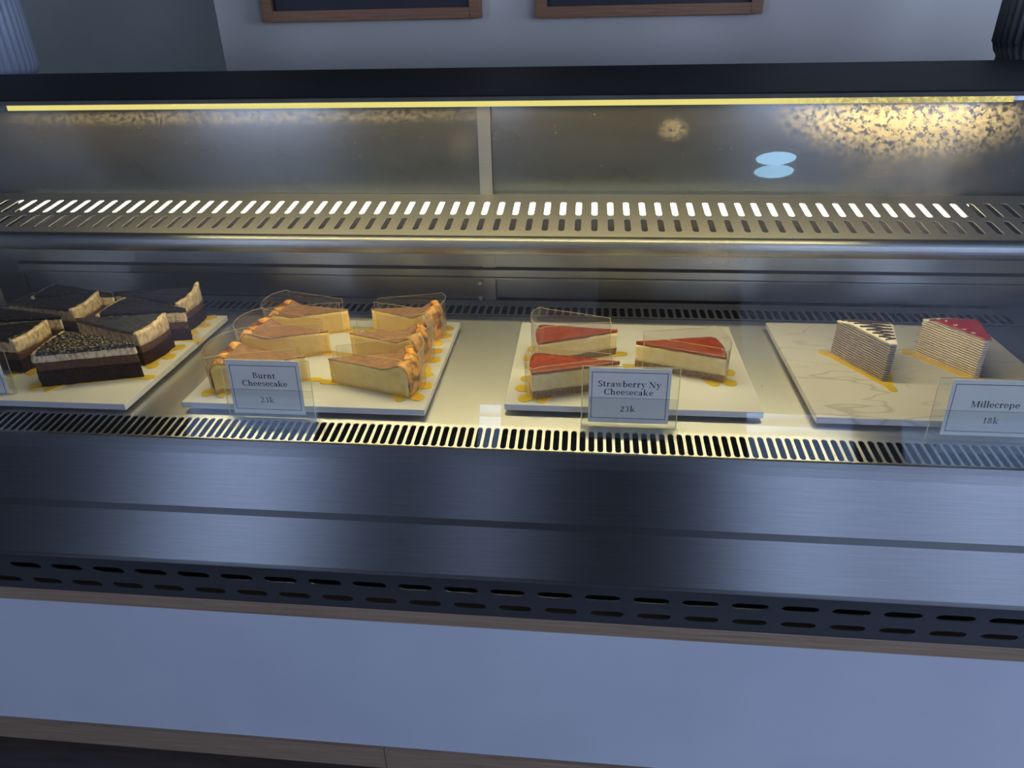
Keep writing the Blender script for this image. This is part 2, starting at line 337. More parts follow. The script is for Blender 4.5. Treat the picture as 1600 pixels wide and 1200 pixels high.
def lathe(bm, prof, cx, cy_, k=48, rib=0, ribamp=0.0):
    rings = []
    for r_, z in prof:
        rings.append([bm.verts.new((cx + (r_ + (ribamp * math.cos(rib * 2 * math.pi * j / k) if r_ > 0.02 else 0)) * math.cos(2 * math.pi * j / k), cy_ + (r_ + (ribamp * math.cos(rib * 2 * math.pi * j / k) if r_ > 0.02 else 0)) * math.sin(2 * math.pi * j / k), z)) for j in range(k)])
    for a, b in zip(rings, rings[1:]):
        for j in range(k): bm.faces.new((a[j], a[(j + 1) % k], b[(j + 1) % k], b[j]))
    bm.faces.new(rings[0][::-1]); bm.faces.new(rings[-1])
def slotted(bm, o, u, v_, cells, hw, hl, u0, u1, v0, v1, t, nrm):
    """plate in the plane o + u*a + v*b with one row of stadium holes (half width hw along u, half length hl along v) centred at b=(v0+v1)/2;
    cells = centres along u; the row fills a in [u0,u1], b in [v0,v1]; t thickness against nrm"""
    o, u, v_, nrm = map(Vector, (o, u, v_, nrm)); vm = (v0 + v1) / 2
    def P3(a, b, d=0): return o + u * a + v_ * b - nrm * d
    edges = [u0] + [(a + b) / 2 for a, b in zip(cells, cells[1:])] + [u1]
    def hole(c):
        pts = []; K = 4
        if hl >= hw:
            for j in range(K + 1):
                an = math.pi * j / K; pts.append((c + hw * math.cos(an), vm + (hl - hw) + hw * math.sin(an)))
            for j in range(K + 1):
                an = math.pi + math.pi * j / K; pts.append((c + hw * math.cos(an), vm - (hl - hw) + hw * math.sin(an)))
        else:
            for j in range(K + 1):
                an = -math.pi / 2 + math.pi * j / K; pts.append((c + (hw - hl) + hl * math.cos(an), vm + hl * math.sin(an)))
            for j in range(K + 1):
                an = math.pi / 2 + math.pi * j / K; pts.append((c - (hw - hl) + hl * math.cos(an), vm + hl * math.sin(an)))
        return pts
    for i, c in enumerate(cells):
        a0, a1 = edges[i], edges[i + 1]; h = hole(c); H = [bm.verts.new(P3(*q)) for q in h]; Hb = [bm.verts.new(P3(*q, t)) for q in h]
        O = []
        for (a, b) in h:
            da, db = a - c, b - vm; s = 1e9
            if abs(da) > 1e-9: s = min(s, ((a1 - c) if da > 0 else (c - a0)) / abs(da))
            if abs(db) > 1e-9: s = min(s, ((v1 - vm)) / abs(db))
            O.append((c + da * s, vm + db * s))
        Ov = [bm.verts.new(P3(*q)) for q in O]; k = len(h)
        corners = [(a1, v1), (a0, v1), (a0, v0), (a1, v0)]
        for j in range(k):
            jn = (j + 1) % k
            if (Ov[j].co - Ov[jn].co).length < 1e-7 and (H[j].co - H[jn].co).length < 1e-7: continue
            ang = lambda q: math.atan2(q[1] - vm, q[0] - c) % (2 * math.pi)
            aA, aB = ang(O[j]), ang(O[jn]); span = (aB - aA) % (2 * math.pi)
            mids = sorted([((ang(cc) - aA) % (2 * math.pi), cc) for cc in corners])
            ins = [bm.verts.new(P3(*cc)) for d_, cc in mids if 1e-6 < d_ < span - 1e-6] if span < math.pi * 1.5 else []
            poly = [H[j], Ov[j]] + ins + [Ov[jn], H[jn]]
            bm.faces.new(poly); bm.faces.new((H[j], H[jn], Hb[jn], Hb[j]))
def plane_quad(bm, o, u, v_, a0, a1, b0, b1):
    o, u, v_ = map(Vector, (o, u, v_)); bm.faces.new([bm.verts.new(o + u * a + v_ * b) for a, b in ((a0, b0), (a1, b0), (a1, b1), (a0, b1))])

# ------------------------------------------------------------------ the room
def struct(name, bm, material, **k): return link(name, bm, material, kind='structure', **k)
GZ = -ZD; CZ = 2.22
struct('floor', boxbm(-5.2, 5.6, -5.2, 3.2, GZ - 0.05, GZ), M['floor_wood'])
struct('ceiling', boxbm(-5.2, 5.6, -5.2, 3.2, CZ, CZ + 0.08), M['ceiling'])
struct('wall_left', boxbm(-5.2, -5.1, -5.0, 3.0, GZ, CZ), M['room'])
for sname, (x_, y0_, y1_, z0_, z1_) in ADDED_SIDE.items():
    xa, xb = (x_, x_ + 0.1) if x_ > 0 else (x_ - 0.1, x_)
    bm = bmesh.new(); box(bm, xa, xb, -5.0, y0_, GZ, CZ); box(bm, xa, xb, y1_, 3.0, GZ, CZ); box(bm, xa, xb, y0_, y1_, GZ, z0_); box(bm, xa, xb, y0_, y1_, z1_, CZ)
    struct('wall_' + sname, bm, M['room'])
    bm = bmesh.new(); fr_ = 0.05; xc = (xa + xb) / 2
    box(bm, xc - 0.03, xc + 0.03, y0_, y0_ + fr_, z0_, z1_); box(bm, xc - 0.03, xc + 0.03, y1_ - fr_, y1_, z0_, z1_); box(bm, xc - 0.03, xc + 0.03, y0_ + fr_, y1_ - fr_, z0_, z0_ + fr_); box(bm, xc - 0.03, xc + 0.03, y0_ + fr_, y1_ - fr_, z1_ - fr_, z1_)
    struct('window_%d' % (5 if x_ > 0 else 6), bm, M['dark'])  # frame of the added side window that brightens plinth and steel
XS = -0.90                                                          # where the rear wall steps back
struct('wall_back', boxbm(XS, 5.5, 1.85, 3.1, GZ, CZ), M['wall'])
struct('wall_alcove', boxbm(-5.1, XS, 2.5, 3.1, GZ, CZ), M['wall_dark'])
bm = bmesh.new(); xs = [-5.2] + [q for w in WIN for q in w] + [5.6]
for i in range(0, len(xs), 2): box(bm, xs[i], xs[i + 1], -5.2, -5.02, GZ, CZ)
for a, b in WIN: box(bm, a, b, -5.2, -5.02, WTOP, CZ)
struct('wall_front', bm, M['room'])
for i, (a, b) in enumerate(WIN):
    bm = bmesh.new(); fr_ = 0.05
    box(bm, a, a + fr_, -5.16, -5.08, GZ, WTOP); box(bm, b - fr_, b, -5.16, -5.08, GZ, WTOP); box(bm, a + fr_, b - fr_, -5.16, -5.08, WTOP - fr_, WTOP); box(bm, a + fr_, b - fr_, -5.16, -5.08, GZ, GZ + 0.08)
    struct('window_%d' % (i + 1), bm, M['dark'])
# dark block added in place of a person, mirrored in the steel front
struct('person_block', boxbm(0.10, 0.95, -3.2, -2.6, GZ, CZ), M['dark'])

# lamps
bm = bmesh.new()
for k_ in range(40):
    pass
a = [bm.verts.new((0.99 + 0.102 * math.cos(2 * math.pi * j / 40), -1.87 + 0.058 * math.sin(2 * math.pi * j / 40), CZ - 0.018)) for j in range(40)]
b = [bm.verts.new((v.co.x, v.co.y, CZ - 0.002)) for v in a]
bm.faces.new(a); bm.faces.new(b[::-1])
for j in range(40): bm.faces.new((a[j], a[(j + 1) % 40], b[(j + 1) % 40], b[j]))
lamp = empty('ceiling_lamp', 'cool white oval ceiling lamp, seen mirrored in the slanted front glass', 'lamp', (0.99, -1.87, CZ))
link('lamp_disc', bm, M['ceil_lamp'], lamp)
bm = bmesh.new(); rr_ = []
for (rx, ry, z) in ((0.104, 0.060, CZ - 0.020), (0.116, 0.072, CZ - 0.020), (0.120, 0.076, CZ - 0.001), (0.104, 0.060, CZ - 0.001)):
    rr_.append([bm.verts.new((0.99 + rx * math.cos(2 * math.pi * j / 40), -1.87 + ry * math.sin(2 * math.pi * j / 40), z)) for j in range(40)])
for p_, q_ in ((0, 1), (1, 2), (2, 3), (3, 0)):
    for j in range(40): bm.faces.new((rr_[p_][j], rr_[p_][(j + 1) % 40], rr_[q_][(j + 1) % 40], rr_[q_][j]))
link('rim', bm, M['glint_white'], lamp)

# menu boards hung on the rear wall
def menu_board(pl, pr, label):
    y = 1.83; a = PY(*pl, y - 0.02); b = PY(*pr, y - 0.02); x0, x1, z0 = a.x, b.x, (a.z + b.z) / 2; z1 = z0 + 0.60; fw = 0.024
    t = empty('menu_board', label, 'menu board', ((x0 + x1) / 2, y, z0), 'framed boards on the rear wall')
    bm = bmesh.new()
    box(bm, x0, x0 + fw, y - 0.02, y + 0.015, z0, z1); box(bm, x1 - fw, x1, y - 0.02, y + 0.015, z0, z1)
    box(bm, x0 + fw, x1 - fw, y - 0.02, y + 0.015, z0, z0 + fw); box(bm, x0 + fw, x1 - fw, y - 0.02, y + 0.015, z1 - fw, z1)
    link('frame', bm, M['frame_wood'], t, bevel=0.0015)
    link('panel', boxbm(x0 + fw, x1 - fw, y - 0.004, y + 0.010, z0 + fw, z1 - fw), M['board'], t)
menu_board((411, 34), (751, 30.5), 'left of the two black menu boards in brown wooden frames on the rear wall')
menu_board((837, 27), (1191, 24), 'right of the two black menu boards in brown wooden frames on the rear wall')

# ------------------------------------------------------------------ counter plinth
XL, XR = -1.06, 0.72
pl = empty('counter_plinth', 'long white counter base with wooden trims under the steel display case', 'counter', (-0.17, 0.66, GZ))
YP = 0.662
zs = {r: PY(800, r, YP).z for r in (965, 985)}
zb = PY(0, 1118, YP + 0.003).z
link('top_trim', boxbm(XL, XR, YP, 1.15, zs[985], zs[965]), M['trim_wood'], pl, bevel=0.0012)
link('white_panel', boxbm(XL, XR, YP + 0.003, 1.13, zb, zs[985]), M['white_paint'], pl)
bm = bmesh.new(); xj = PY(602, 1180, YP).x
box(bm, XL, xj - 0.0006, YP - 0.002, 1.13, GZ, zb); box(bm, xj + 0.0006, XR, YP - 0.002, 1.13, GZ, zb)
link('base_trim', bm, M['trim_wood'], pl)

# ------------------------------------------------------------------ display case
case = empty('display_case', 'stainless steel refrigerated cake display case with slanted front glass', 'display case', (-0.17, 0.9, 0))
# lower steel fronts
z = lambda r, y: PY(800, r, y).z
YU, YL = 0.628, 0.626                                                # the two steel fronts lean out a little towards the customer
zA, zB_, zC, zD_, zE = z(703, 0.652), z(715, 0.645), z(728, 0.640), z(815, YU), z(826, 0.636)
bm = bmesh.new(); sheet(bm, [(0.6555, -0.004), (0.652, 0.002), (0.6485, 0.002), (0.6445, zB_), (0.640, zC), (YU, zD_), (0.636, zE), (0.652, zE)], XL, XR, 0.001)
link('front_panel', bm, M['panel'], case)
zF, zG = z(903, YL), zs[965] + 0.0005
bm = bmesh.new(); sheet(bm, [(0.6375, zE + 0.004), (0.6372, zE), (YL, zF), (YL + 0.0010, zF - 0.005), (YL + 0.0035, zF - 0.010)], XL, XR, 0.001)
link('kick_panel', bm, M['panel'], case)
# vent panel: tilts back under the kick panel
pitch = 0.0577
y0v, z0v, y1v, z1v = YL + 0.0035, zF - 0.010, 0.6615, zG
Lv = math.hypot(y1v - y0v, z1v - z0v); vdir = ((y1v - y0v) / Lv, (z1v - z0v) / Lv)
def on_vent(px, py):                                     # pixel -> (x, distance along the tilted panel)
    d = ray(px, py); n_ = Vector((0, vdir[1], -vdir[0])); t_ = (Vector((0, y0v, z0v)) - CAM).dot(n_) / d.dot(n_)
    h_ = CAM + d * t_; return h_.x, (h_.y - y0v) * vdir[0] + (h_.z - z0v) * vdir[1]
ux, uv1 = on_vent(1250.7, 952.7); lx, lv1 = on_vent(1246.7, 977)
ua, ub = on_vent(1221, 951), on_vent(1280.5, 954.5)
def centres(c0, p_, lo, hi):
    k0 = math.ceil((lo - c0) / p_); k1 = math.floor((hi - c0) / p_); return [c0 + p_ * i for i in range(k0, k1 + 1)]
bm = bmesh.new(); O_ = (0, y0v, z0v); U_ = (1, 0, 0); V_ = (0, vdir[0], vdir[1]); NV = Vector((0, vdir[1], -vdir[0]))
hh = 0.0072; mid = (uv1 + lv1) / 2
slotted(bm, O_, U_, V_, centres(ux, pitch, XL + 0.03, XR - 0.03), (ub[0] - ua[0]) / 2, hh, XL, XR, uv1 - (mid - uv1), mid, 0.0015, NV)
slotted(bm, O_, U_, V_, centres(lx, pitch, XL + 0.03, XR - 0.03), (ub[0] - ua[0]) / 2 * 0.97, hh, XL, XR, mid, lv1 + (lv1 - mid), 0.0015, NV)
plane_quad(bm, O_, U_, V_, XL, XR, 0, uv1 - (mid - uv1)); plane_quad(bm, O_, U_, V_, XL, XR, lv1 + (lv1 - mid), Lv)
link('vent_panel', bm, M['vent'], case)
link('inner_tub', boxbm(XL + 0.012, XR - 0.012, 0.70, 1.12, zG + 0.002, -0.012), M['dark'], case)
# deck
YG0, YG1 = 0.6555, 0.7035
bm = bmesh.new(); box(bm, XL + 0.01, XR - 0.01, YG1, 1.031, -0.002, 0.0)
link('deck', bm, M['deck'], case)
# front air grille
gx, gp = PZ(1005.8, 683, -0.003).x, 0.00990
vg = Vector((0, YG1 - YG0, 0.0045)); Lg = vg.length; vg.normalize(); ng = Vector((0, -vg.z, vg.y))
bm = bmesh.new(); slotted(bm, (0, YG0, -0.0045), (1, 0, 0), vg, centres(gx, gp, XL + 0.03, XR - 0.06), 0.0033, 0.0188, XL + 0.01, XR - 0.01, 0.005, 0.005 + 0.041, 0.0012, ng)
plane_quad(bm, (0, YG0, -0.0045), (1, 0, 0), vg, XL + 0.01, XR - 0.01, 0, 0.005)
plane_quad(bm, (0, YG0, -0.0045), (1, 0, 0), vg, XL + 0.01, XR - 0.01, 0.046, Lg)
link('front_grille', bm, M['grille'], case)
# rear air grille
bm = bmesh.new(); gp2 = 0.0125
slotted(bm, (0, 1.033, 0), (1, 0, 0), (0, 1, 0), centres(-0.113, gp2, XL + 0.12, 0.645), 0.0042, 0.019, XL + 0.01, XR - 0.01, 0.004, 0.046, 0.0012, (0, 0, 1))
plane_quad(bm, (0, 1.033, 0), (1, 0, 0), (0, 1, 0), XL + 0.01, XR - 0.01, 0, 0.004); plane_quad(bm, (0, 1.033, 0), (1, 0, 0), (0, 1, 0), XL + 0.01, XR - 0.01, 0.046, 0.066)
link('rear_grille', bm, M['duct'], case)
# perforated air duct shelf
sy0, sz0, sy1, sz1 = 0.950, 0.1535, 1.098, 0.1755
vs_ = Vector((0, sy1 - sy0, sz1 - sz0)); Ls = vs_.length; vs_.normalize(); ns = Vector((0, -vs_.z, vs_.y))
bm = bmesh.new(); so = (0, sy0, sz0)
cu = centres(-0.0105, 0.023, XL + 0.04, XR - 0.03)
slotted(bm, so, (1, 0, 0), vs_, cu, 0.0044, 0.0215, XL + 0.01, XR - 0.01, 0.013, 0.067, 0.0012, ns)
slotted(bm, so, (1, 0, 0), vs_, cu, 0.0044, 0.0250, XL + 0.01, XR - 0.01, 0.067, 0.127, 0.0012, ns)
plane_quad(bm, so, (1, 0, 0), vs_, XL + 0.01, XR - 0.01, 0, 0.013); plane_quad(bm, so, (1, 0, 0), vs_, XL + 0.01, XR - 0.01, 0.127, Ls)
link('air_shelf', bm, M['duct'], case)
# rounded rail on the shelf's front edge
zr = PY(800, 398, 0.945).z
prof = [(sy0 + 0.004, sz0 - 0.003), (sy0, sz0 + 0.0005)] + [(0.9445 - 0.0 - 0.006 * math.sin(R(a)), (sz0 + zr) / 2 + (sz0 - zr) / 2 * math.cos(R(a))) for a in range(15, 181, 15)] + [(0.955, zr), (0.955, zr + 0.002)]
bm = bmesh.new(); extr(bm, prof, XL + 0.01, XR - 0.01)
link('shelf_rail', bm, M['rail'], case, smooth=False)
bm = bmesh.new(); sheet(bm, [(0.955, zr + 0.0005), (1.0995, zr + 0.008)], XL + 0.01, XR - 0.01, 0.001)
link('duct_floor', bm, M['duct_dark'], case)
# lamp tube under the shelf
bm = bmesh.new(); tx0 = PY(22, 320, 1.07).x; tx1 = PY(1518, 332, 1.07).x
tube(bm, [(tx0, 1.0885, 0.1560), (tx1, 1.0885, 0.1560)], 0.0100, 16)
tb = link('lamp_tube', bm, M['tube'], case, smooth=True, label='white glowing tube under the perforated shelf')
for x_, s in ((tx0, -1), (tx1, 1)):
    bm = bmesh.new(); tube(bm, [(x_ + s * 0.0005, 1.0885, 0.1560), (x_ + s * 0.022, 1.0885, 0.1560)], 0.0105, 16)
    link('tube_socket', bm, M['rear'], tb)
# rear frame and sliding doors
zq = lambda r, y: PY(800, r, y).z
a1, a2, a3, a4 = zq(398, 1.10), zq(418, 1.10), zq(433, 1.092), zq(437, 1.088)
bm = bmesh.new(); extr(bm, [(1.12, a1 + 0.02), (1.10, a1 + 0.02), (1.10, a2 + 0.001), (1.092, a2 - 0.002), (1.092, a3), (1.088, a3 - 0.0005), (1.088, a4), (1.12, a4)], XL + 0.01, XR - 0.01)
link('rear_rail', bm, M['rear'], case)
dx = PY(757, 455, 1.10).x; dx2 = PY(775, 455, 1.10).x
def door(x0, x1, y, stile_left, stile_right, lab):
    d = link('rear_door', boxbm(x0, x1, y, y + 0.006, 0.1, 0.338), M['fog'], case, label=lab)
    link('lower_pane', boxbm(x0, x1, y, y + 0.006, 0.001, a4), M['rear'], d)
    if stile_right is not None:
        link('stile', boxbm(dx, dx2, y - 0.003, y + 0.006, 0.001, 0.338), M['rear'], d)
        bm = bmesh.new()
        for zz in (0.006, 0.032):
            c = Vector((dx - 0.006, y - 0.008, zz)); bmesh.ops.create_icosphere(bm, subdivisions=2, radius=0.0036, matrix=Matrix.Translation(c) @ Matrix.Diagonal((1.1, 1, 1.1, 1)))
        link('glint_white', bm, M['glint_white'], d, smooth=True)  # white beads shaped in place of light glints on the lower door
door(XL + 0.01, dx, 1.101, None, dx, 'left fogged sliding rear door with steel stile')
door(dx2, XR - 0.01, 1.110, None, None, 'right fogged sliding rear door')
# sides
prof_s = [(0.652, 0.0), (0.802, 0.345), (1.12, 0.345), (1.12, -0.10), (0.70, -0.10), (0.652, -0.10)]
for x0, x1 in ((XL, XL + 0.01), (XR - 0.01, XR)):
    bm = bmesh.new(); extr(bm, prof_s, x0, x1); link('side_panel', bm, M['rear'], case)
# back corner post at the left
xk = PZ(18, 472, 0).x
link('corner_post', boxbm(XL + 0.01, xk, 1.04, 1.10, 0.0, 0.13), M['rear'], case)
# top slab, lamp housing, diffuser
zt0 = PY(800, 157, 0.790).z; zt1 = PY(800, 148, 0.790).z
link('top_slab', boxbm(XL, XR, 0.790, 1.145, zt0 + 0.001, zt1), M['black_stone'], case, bevel=0.0008)
link('slab_edge', boxbm(XL, XR, 0.7875, 0.790, zt0, zt1 - 0.0015), M['edge_grey'], case)
zl0, zl1 = PY(800, 166, 0.8125).z, PY(800, 157.2, 0.8125).z
dxa, dxb = PY(12, 169, 0.8125).x, PY(1583, 157, 0.8125).x
hs = link('lamp_housing', boxbm(XL + 0.01, XR - 0.01, 0.8145, 0.838, zl0 + 0.0012, zt0 + 0.001), M['trim_steel'], case)
link('lamp_diffuser', boxbm(dxa, dxb, 0.8115, 0.8143, zl0, zl1), M['diffuser'], hs, label='yellow glowing light strip')
led_light.location = ((dxa + dxb) / 2, 0.8265, zl0 + 0.0005 + ZD); led_light.data.size = dxb - dxa
# front glass: one slanted pane, a little wedge-shaped
bm = bmesh.new(); g0 = Vector((0.652, 0.0022)); g1 = Vector((0.800, zt0 - 0.0005)); dg = (g1 - g0).normalized(); ngl = Vector((dg.y, -dg.x))
extr(bm, [tuple(g0), tuple(g1), tuple(g1 + ngl * 0.0071), tuple(g0 + ngl * 0.0035)], XL + 0.011, XR - 0.011)
link('front_glass', bm, M['glass'], case, org=(0, 0.70, 0.0))

# ------------------------------------------------------------------ marble boards
ZP = 0.014
def board(x0, x1, y0, y1, material, label, veins=None):
    t = empty('serving_board', label, 'serving board', ((x0 + x1) / 2, (y0 + y1) / 2, 0))
    link('slab', boxbm(x0, x1, y0, y1, 0.0055, ZP), material, t, bevel=0.0008)
    for cx in (x0 + 0.022, x1 - 0.022):
        for cy_ in (y0 + 0.022, y1 - 0.022):
            bm = bmesh.new(); lathe(bm, [(0.006, 0.0002), (0.007, 0.001), (0.007, 0.0054)], cx, cy_, 20); link('foot', bm, M['dark'], t, smooth=False)
    return t
board(-0.857, -0.554, 0.701, 0.980, M['slab'], 'pale rectangular serving board under the dark chocolate cake slices')
board(-0.486, -0.1835, 0.711, 0.972, M['slab'], 'white rectangular serving board under the golden burnt cheesecake slices')
board(-0.0905, 0.2115, 0.731, 0.977, M['slab'], 'white rectangular serving board under the red topped cheesecake slices')
board(0.2685, 0.566, 0.724, 0.995, M['marble'], 'large grey veined marble serving board under the two crepe cakes')

# ------------------------------------------------------------------ cake slices
def V2(p): return Vector((p[0], p[1], 0))
class Wedge:
    """plan of a slice: tip, blunt end corners A (towards the customer) and B; polar grid around the tip"""
    def __init__(s, tip, A, B, bulge=0.006, z0=ZP + 0.0012):
        s.t, s.A, s.B, s.bulge, s.z0 = V2(tip), V2(A), V2(B), bulge, z0
        s.c = (s.t + s.A + s.B) / 3
        s.ax = ((s.A + s.B) / 2 - s.t).normalized()
    def pt(s, r, th):
        e_ = s.A.lerp(s.B, th); e_ = e_ + s.ax * s.bulge * 4 * th * (1 - th)
        return s.t.lerp(e_, r)
def layer(bm, w, zlo, zhi, grow=0.0, jit=0.0004, jf=180, seed=0, nr=22, nt_=14, nv=4, r0=0.03, r1=1.0, tjit=0.0):
    """closed solid between height functions zlo(r,th), zhi(r,th) above the base"""
    rs = [r0 + (r1 - r0) * i / nr for i in range(nr + 1)]; ts = [j / nt_ for j in range(nt_ + 1)]
    def P3(r, th, f_):
        p_ = w.pt(r, th); d = (p_ - w.c); d = d.normalized() if d.length > 1e-6 else Vector()
        zl, zh = zlo(r, th), zhi(r, th); zz = zl + (zh - zl) * f_
        edge = max(1 if th in (0, 1) else 0, 1 if r >= r1 - 1e-6 or r <= r0 + 1e-6 else 0)
        nz = noise.noise(Vector((p_.x * jf + seed * 7.3, p_.y * jf, zz * jf * 1.4)))
        nz2 = noise.noise(Vector((p_.x * jf * 0.3 + seed * 3.1, p_.y * jf * 0.3 + 5, zz * jf * 0.3)))
        if edge: p_ = p_ + d * (grow + jit * (nz + 0.8 * nz2))
        if f_ > 0.99 and tjit: zz += tjit * noise.noise(Vector((p_.x * 210 + seed, p_.y * 210, 3)))
        return Vector((p_.x, p_.y, w.z0 + zz))
    top = [[bm.verts.new(P3(r, th, 1)) for th in ts] for r in rs]; bot = [[bm.verts.new(P3(r, th, 0)) for th in ts] for r in rs]
    for i in range(nr):
        for j in range(nt_):
            bm.faces.new((top[i][j], top[i + 1][j], top[i + 1][j + 1], top[i][j + 1])); bm.faces.new((bot[i][j], bot[i][j + 1], bot[i + 1][j + 1], bot[i + 1][j]))
    ring = [(i, 0) for i in range(nr)] + [(nr, j) for j in range(nt_)] + [(i, nt_) for i in range(nr, 0, -1)] + [(0, j) for j in range(nt_, 0, -1)]
    cols = []
    for (i, j) in ring: cols.append([bot[i][j]] + [bm.verts.new(P3(rs[i], ts[j], k / nv)) for k in range(1, nv)] + [top[i][j]])
    for q in range(len(cols)):
        a, b = cols[q], cols[(q + 1) % len(cols)]
        for k in range(nv): bm.faces.new((a[k], b[k], b[k + 1], a[k + 1]))
K = lambda v: (lambda r, th: v)
def smoothstep(a, b, x): x = min(max((x - a) / (b - a), 0), 1); return x * x * (3 - 2 * x)

def radial_plate(bm, shapes, cen, z0, z1, k=220):
    """union of a triangle and circles, star-shaped about cen"""
    out = []
    for i in range(k):
        an = 2 * math.pi * i / k; d = Vector((math.cos(an), math.sin(an))); best = 0
        for s in shapes:
            if s[0] == 'c':
                c = Vector(s[1]) - cen; b = c.dot(d); disc = b * b - c.length_squared + s[2] ** 2
                if disc >= 0: best = max(best, b + math.sqrt(disc))
            else:
                P_ = [Vector(q) - cen for q in s[1]]
                for a_, b_ in zip(P_, P_[1:] + P_[:1]):
                    e_ = b_ - a_; den = d.x * e_.y - d.y * e_.x
                    if abs(den) < 1e-12: continue
                    t_ = (a_.x * e_.y - a_.y * e_.x) / den; u_ = (a_.x * d.y - a_.y * d.x) / den
                    if 0 <= u_ <= 1 and t_ > 0: best = max(best, t_)
        out.append(cen + d * best)
    a = [bm.verts.new((q.x, q.y, z0)) for q in out]; b = [bm.verts.new((q.x, q.y, z1)) for q in out]
    bm.faces.new(a[::-1]); bm.faces.new(b)
    for i in range(k): bm.faces.new((a[i], a[(i + 1) % k], b[(i + 1) % k], b[i]))
def gold_board(w, label, group):
    cen = Vector((w.c.x, w.c.y)); ax = Vector((w.ax.x, w.ax.y)); A, B, T = (Vector((q.x, q.y)) for q in (w.A, w.B, w.t))
    sd = (B - A).normalized()
    e = 0.0035
    tri = [T - ax * 0.004, A - sd * 0.001 + ax * 0.007, B + sd * 0.001 + ax * 0.007]
    mid_ = (A + B) / 2
    sh = [('t', tri), ('c', T - ax * 0.0065, 0.0062), ('c', A + ax * 0.009 + sd * 0.002, 0.0085), ('c', B + ax * 0.009 - sd * 0.002, 0.0085), ('c', mid_ + ax * 0.014, 0.0085),
          ('c', A - sd * 0.004 - ax * 0.012, 0.006), ('c', B + sd * 0.004 - ax * 0.012, 0.006)]
    bm = bmesh.new(); radial_plate(bm, sh, cen, ZP + 0.0001, ZP + 0.0012)
    o = link('cake_card', bm, M['gold'], None, org=(w.c.x, w.c.y, ZP)); tag(o, label, 'cake card', group); return o
def film(w, h, label, group, a_side=0.12, b_side=0.12, off=0.0022, hfun=None, flare=0.0):
    """clear acetate band round the slice: along side A, round the blunt end, back along side B"""
    pts = []
    def outp(r, th):
        p_ = w.pt(r, th)
        nA = Vector(((w.A - w.t).y, -(w.A - w.t).x, 0)).normalized(); nA = nA if nA.dot(w.c - w.t) < 0 else -nA
        nB = Vector(((w.B - w.t).y, -(w.B - w.t).x, 0)).normalized(); nB = nB if nB.dot(w.c - w.t) < 0 else -nB
        return p_, nA, nB
    nA = outp(1, 0)[1]; nB = outp(1, 0)[2]
    n1 = 14
    for i in range(n1): r = a_side + (1 - a_side) * i / n1; pts.append(w.pt(r, 0) + nA * off)
    for j in range(21):
        th = j / 20; an = th * 1.0; nd = (nA * (1 - th) + nB * th + w.ax * 1.2 * 4 * th * (1 - th)); nd.normalize(); pts.append(w.pt(1.0, th) + nd * (off + 0.0036))
    for i in range(n1 - 1, -1, -1): r = b_side + (1 - b_side) * i / n1; pts.append(w.pt(r, 1) + nB * off)
    if flare:
        for i, p_ in enumerate(pts): pts[i] = p_
    bm = bmesh.new(); t = 0.0003; nn = len(pts)
    if hfun is None: hfun = lambda s: h
    rings = []
    for i, p_ in enumerate(pts):
        a = pts[max(i - 1, 0)]; b = pts[min(i + 1, nn - 1)]; d = (b - a).normalized(); nrm = Vector((d.y, -d.x, 0)); 
        if nrm.dot(p_ - w.c) < 0: nrm = -nrm
        hh_ = hfun(i / (nn - 1)); fl = flare * 1.0
        rings.append([p_ + Vector((0, 0, w.z0)), p_ + nrm * fl + Vector((0, 0, w.z0 + hh_)), p_ + nrm * (fl + t) + Vector((0, 0, w.z0 + hh_)), p_ + nrm * t + Vector((0, 0, w.z0))])
    V_r = [[bm.verts.new(q) for q in r] for r in rings]
    for a, b in zip(V_r, V_r[1:]):
        for k in range(4): bm.faces.new((a[k], a[(k + 1) % 4], b[(k + 1) % 4], b[k]))
    bm.faces.new(V_r[0]); bm.faces.new(V_r[-1][::-1])
    o = link('clear_collar', bm, M['film'], None, org=(w.c.x, w.c.y, w.z0)); tag(o, label, 'cake collar', group)
    bm = bmesh.new()
    tube(bm, [r[1].lerp(r[2], 0.5) for r in rings], 0.00042, 5)
    tube(bm, [rings[0][0], rings[0][1]], 0.0004, 5); tube(bm, [rings[-1][0], rings[-1][1]], 0.0004, 5)
    link('cut_edge', bm, M['film_edge'], o)
    return o

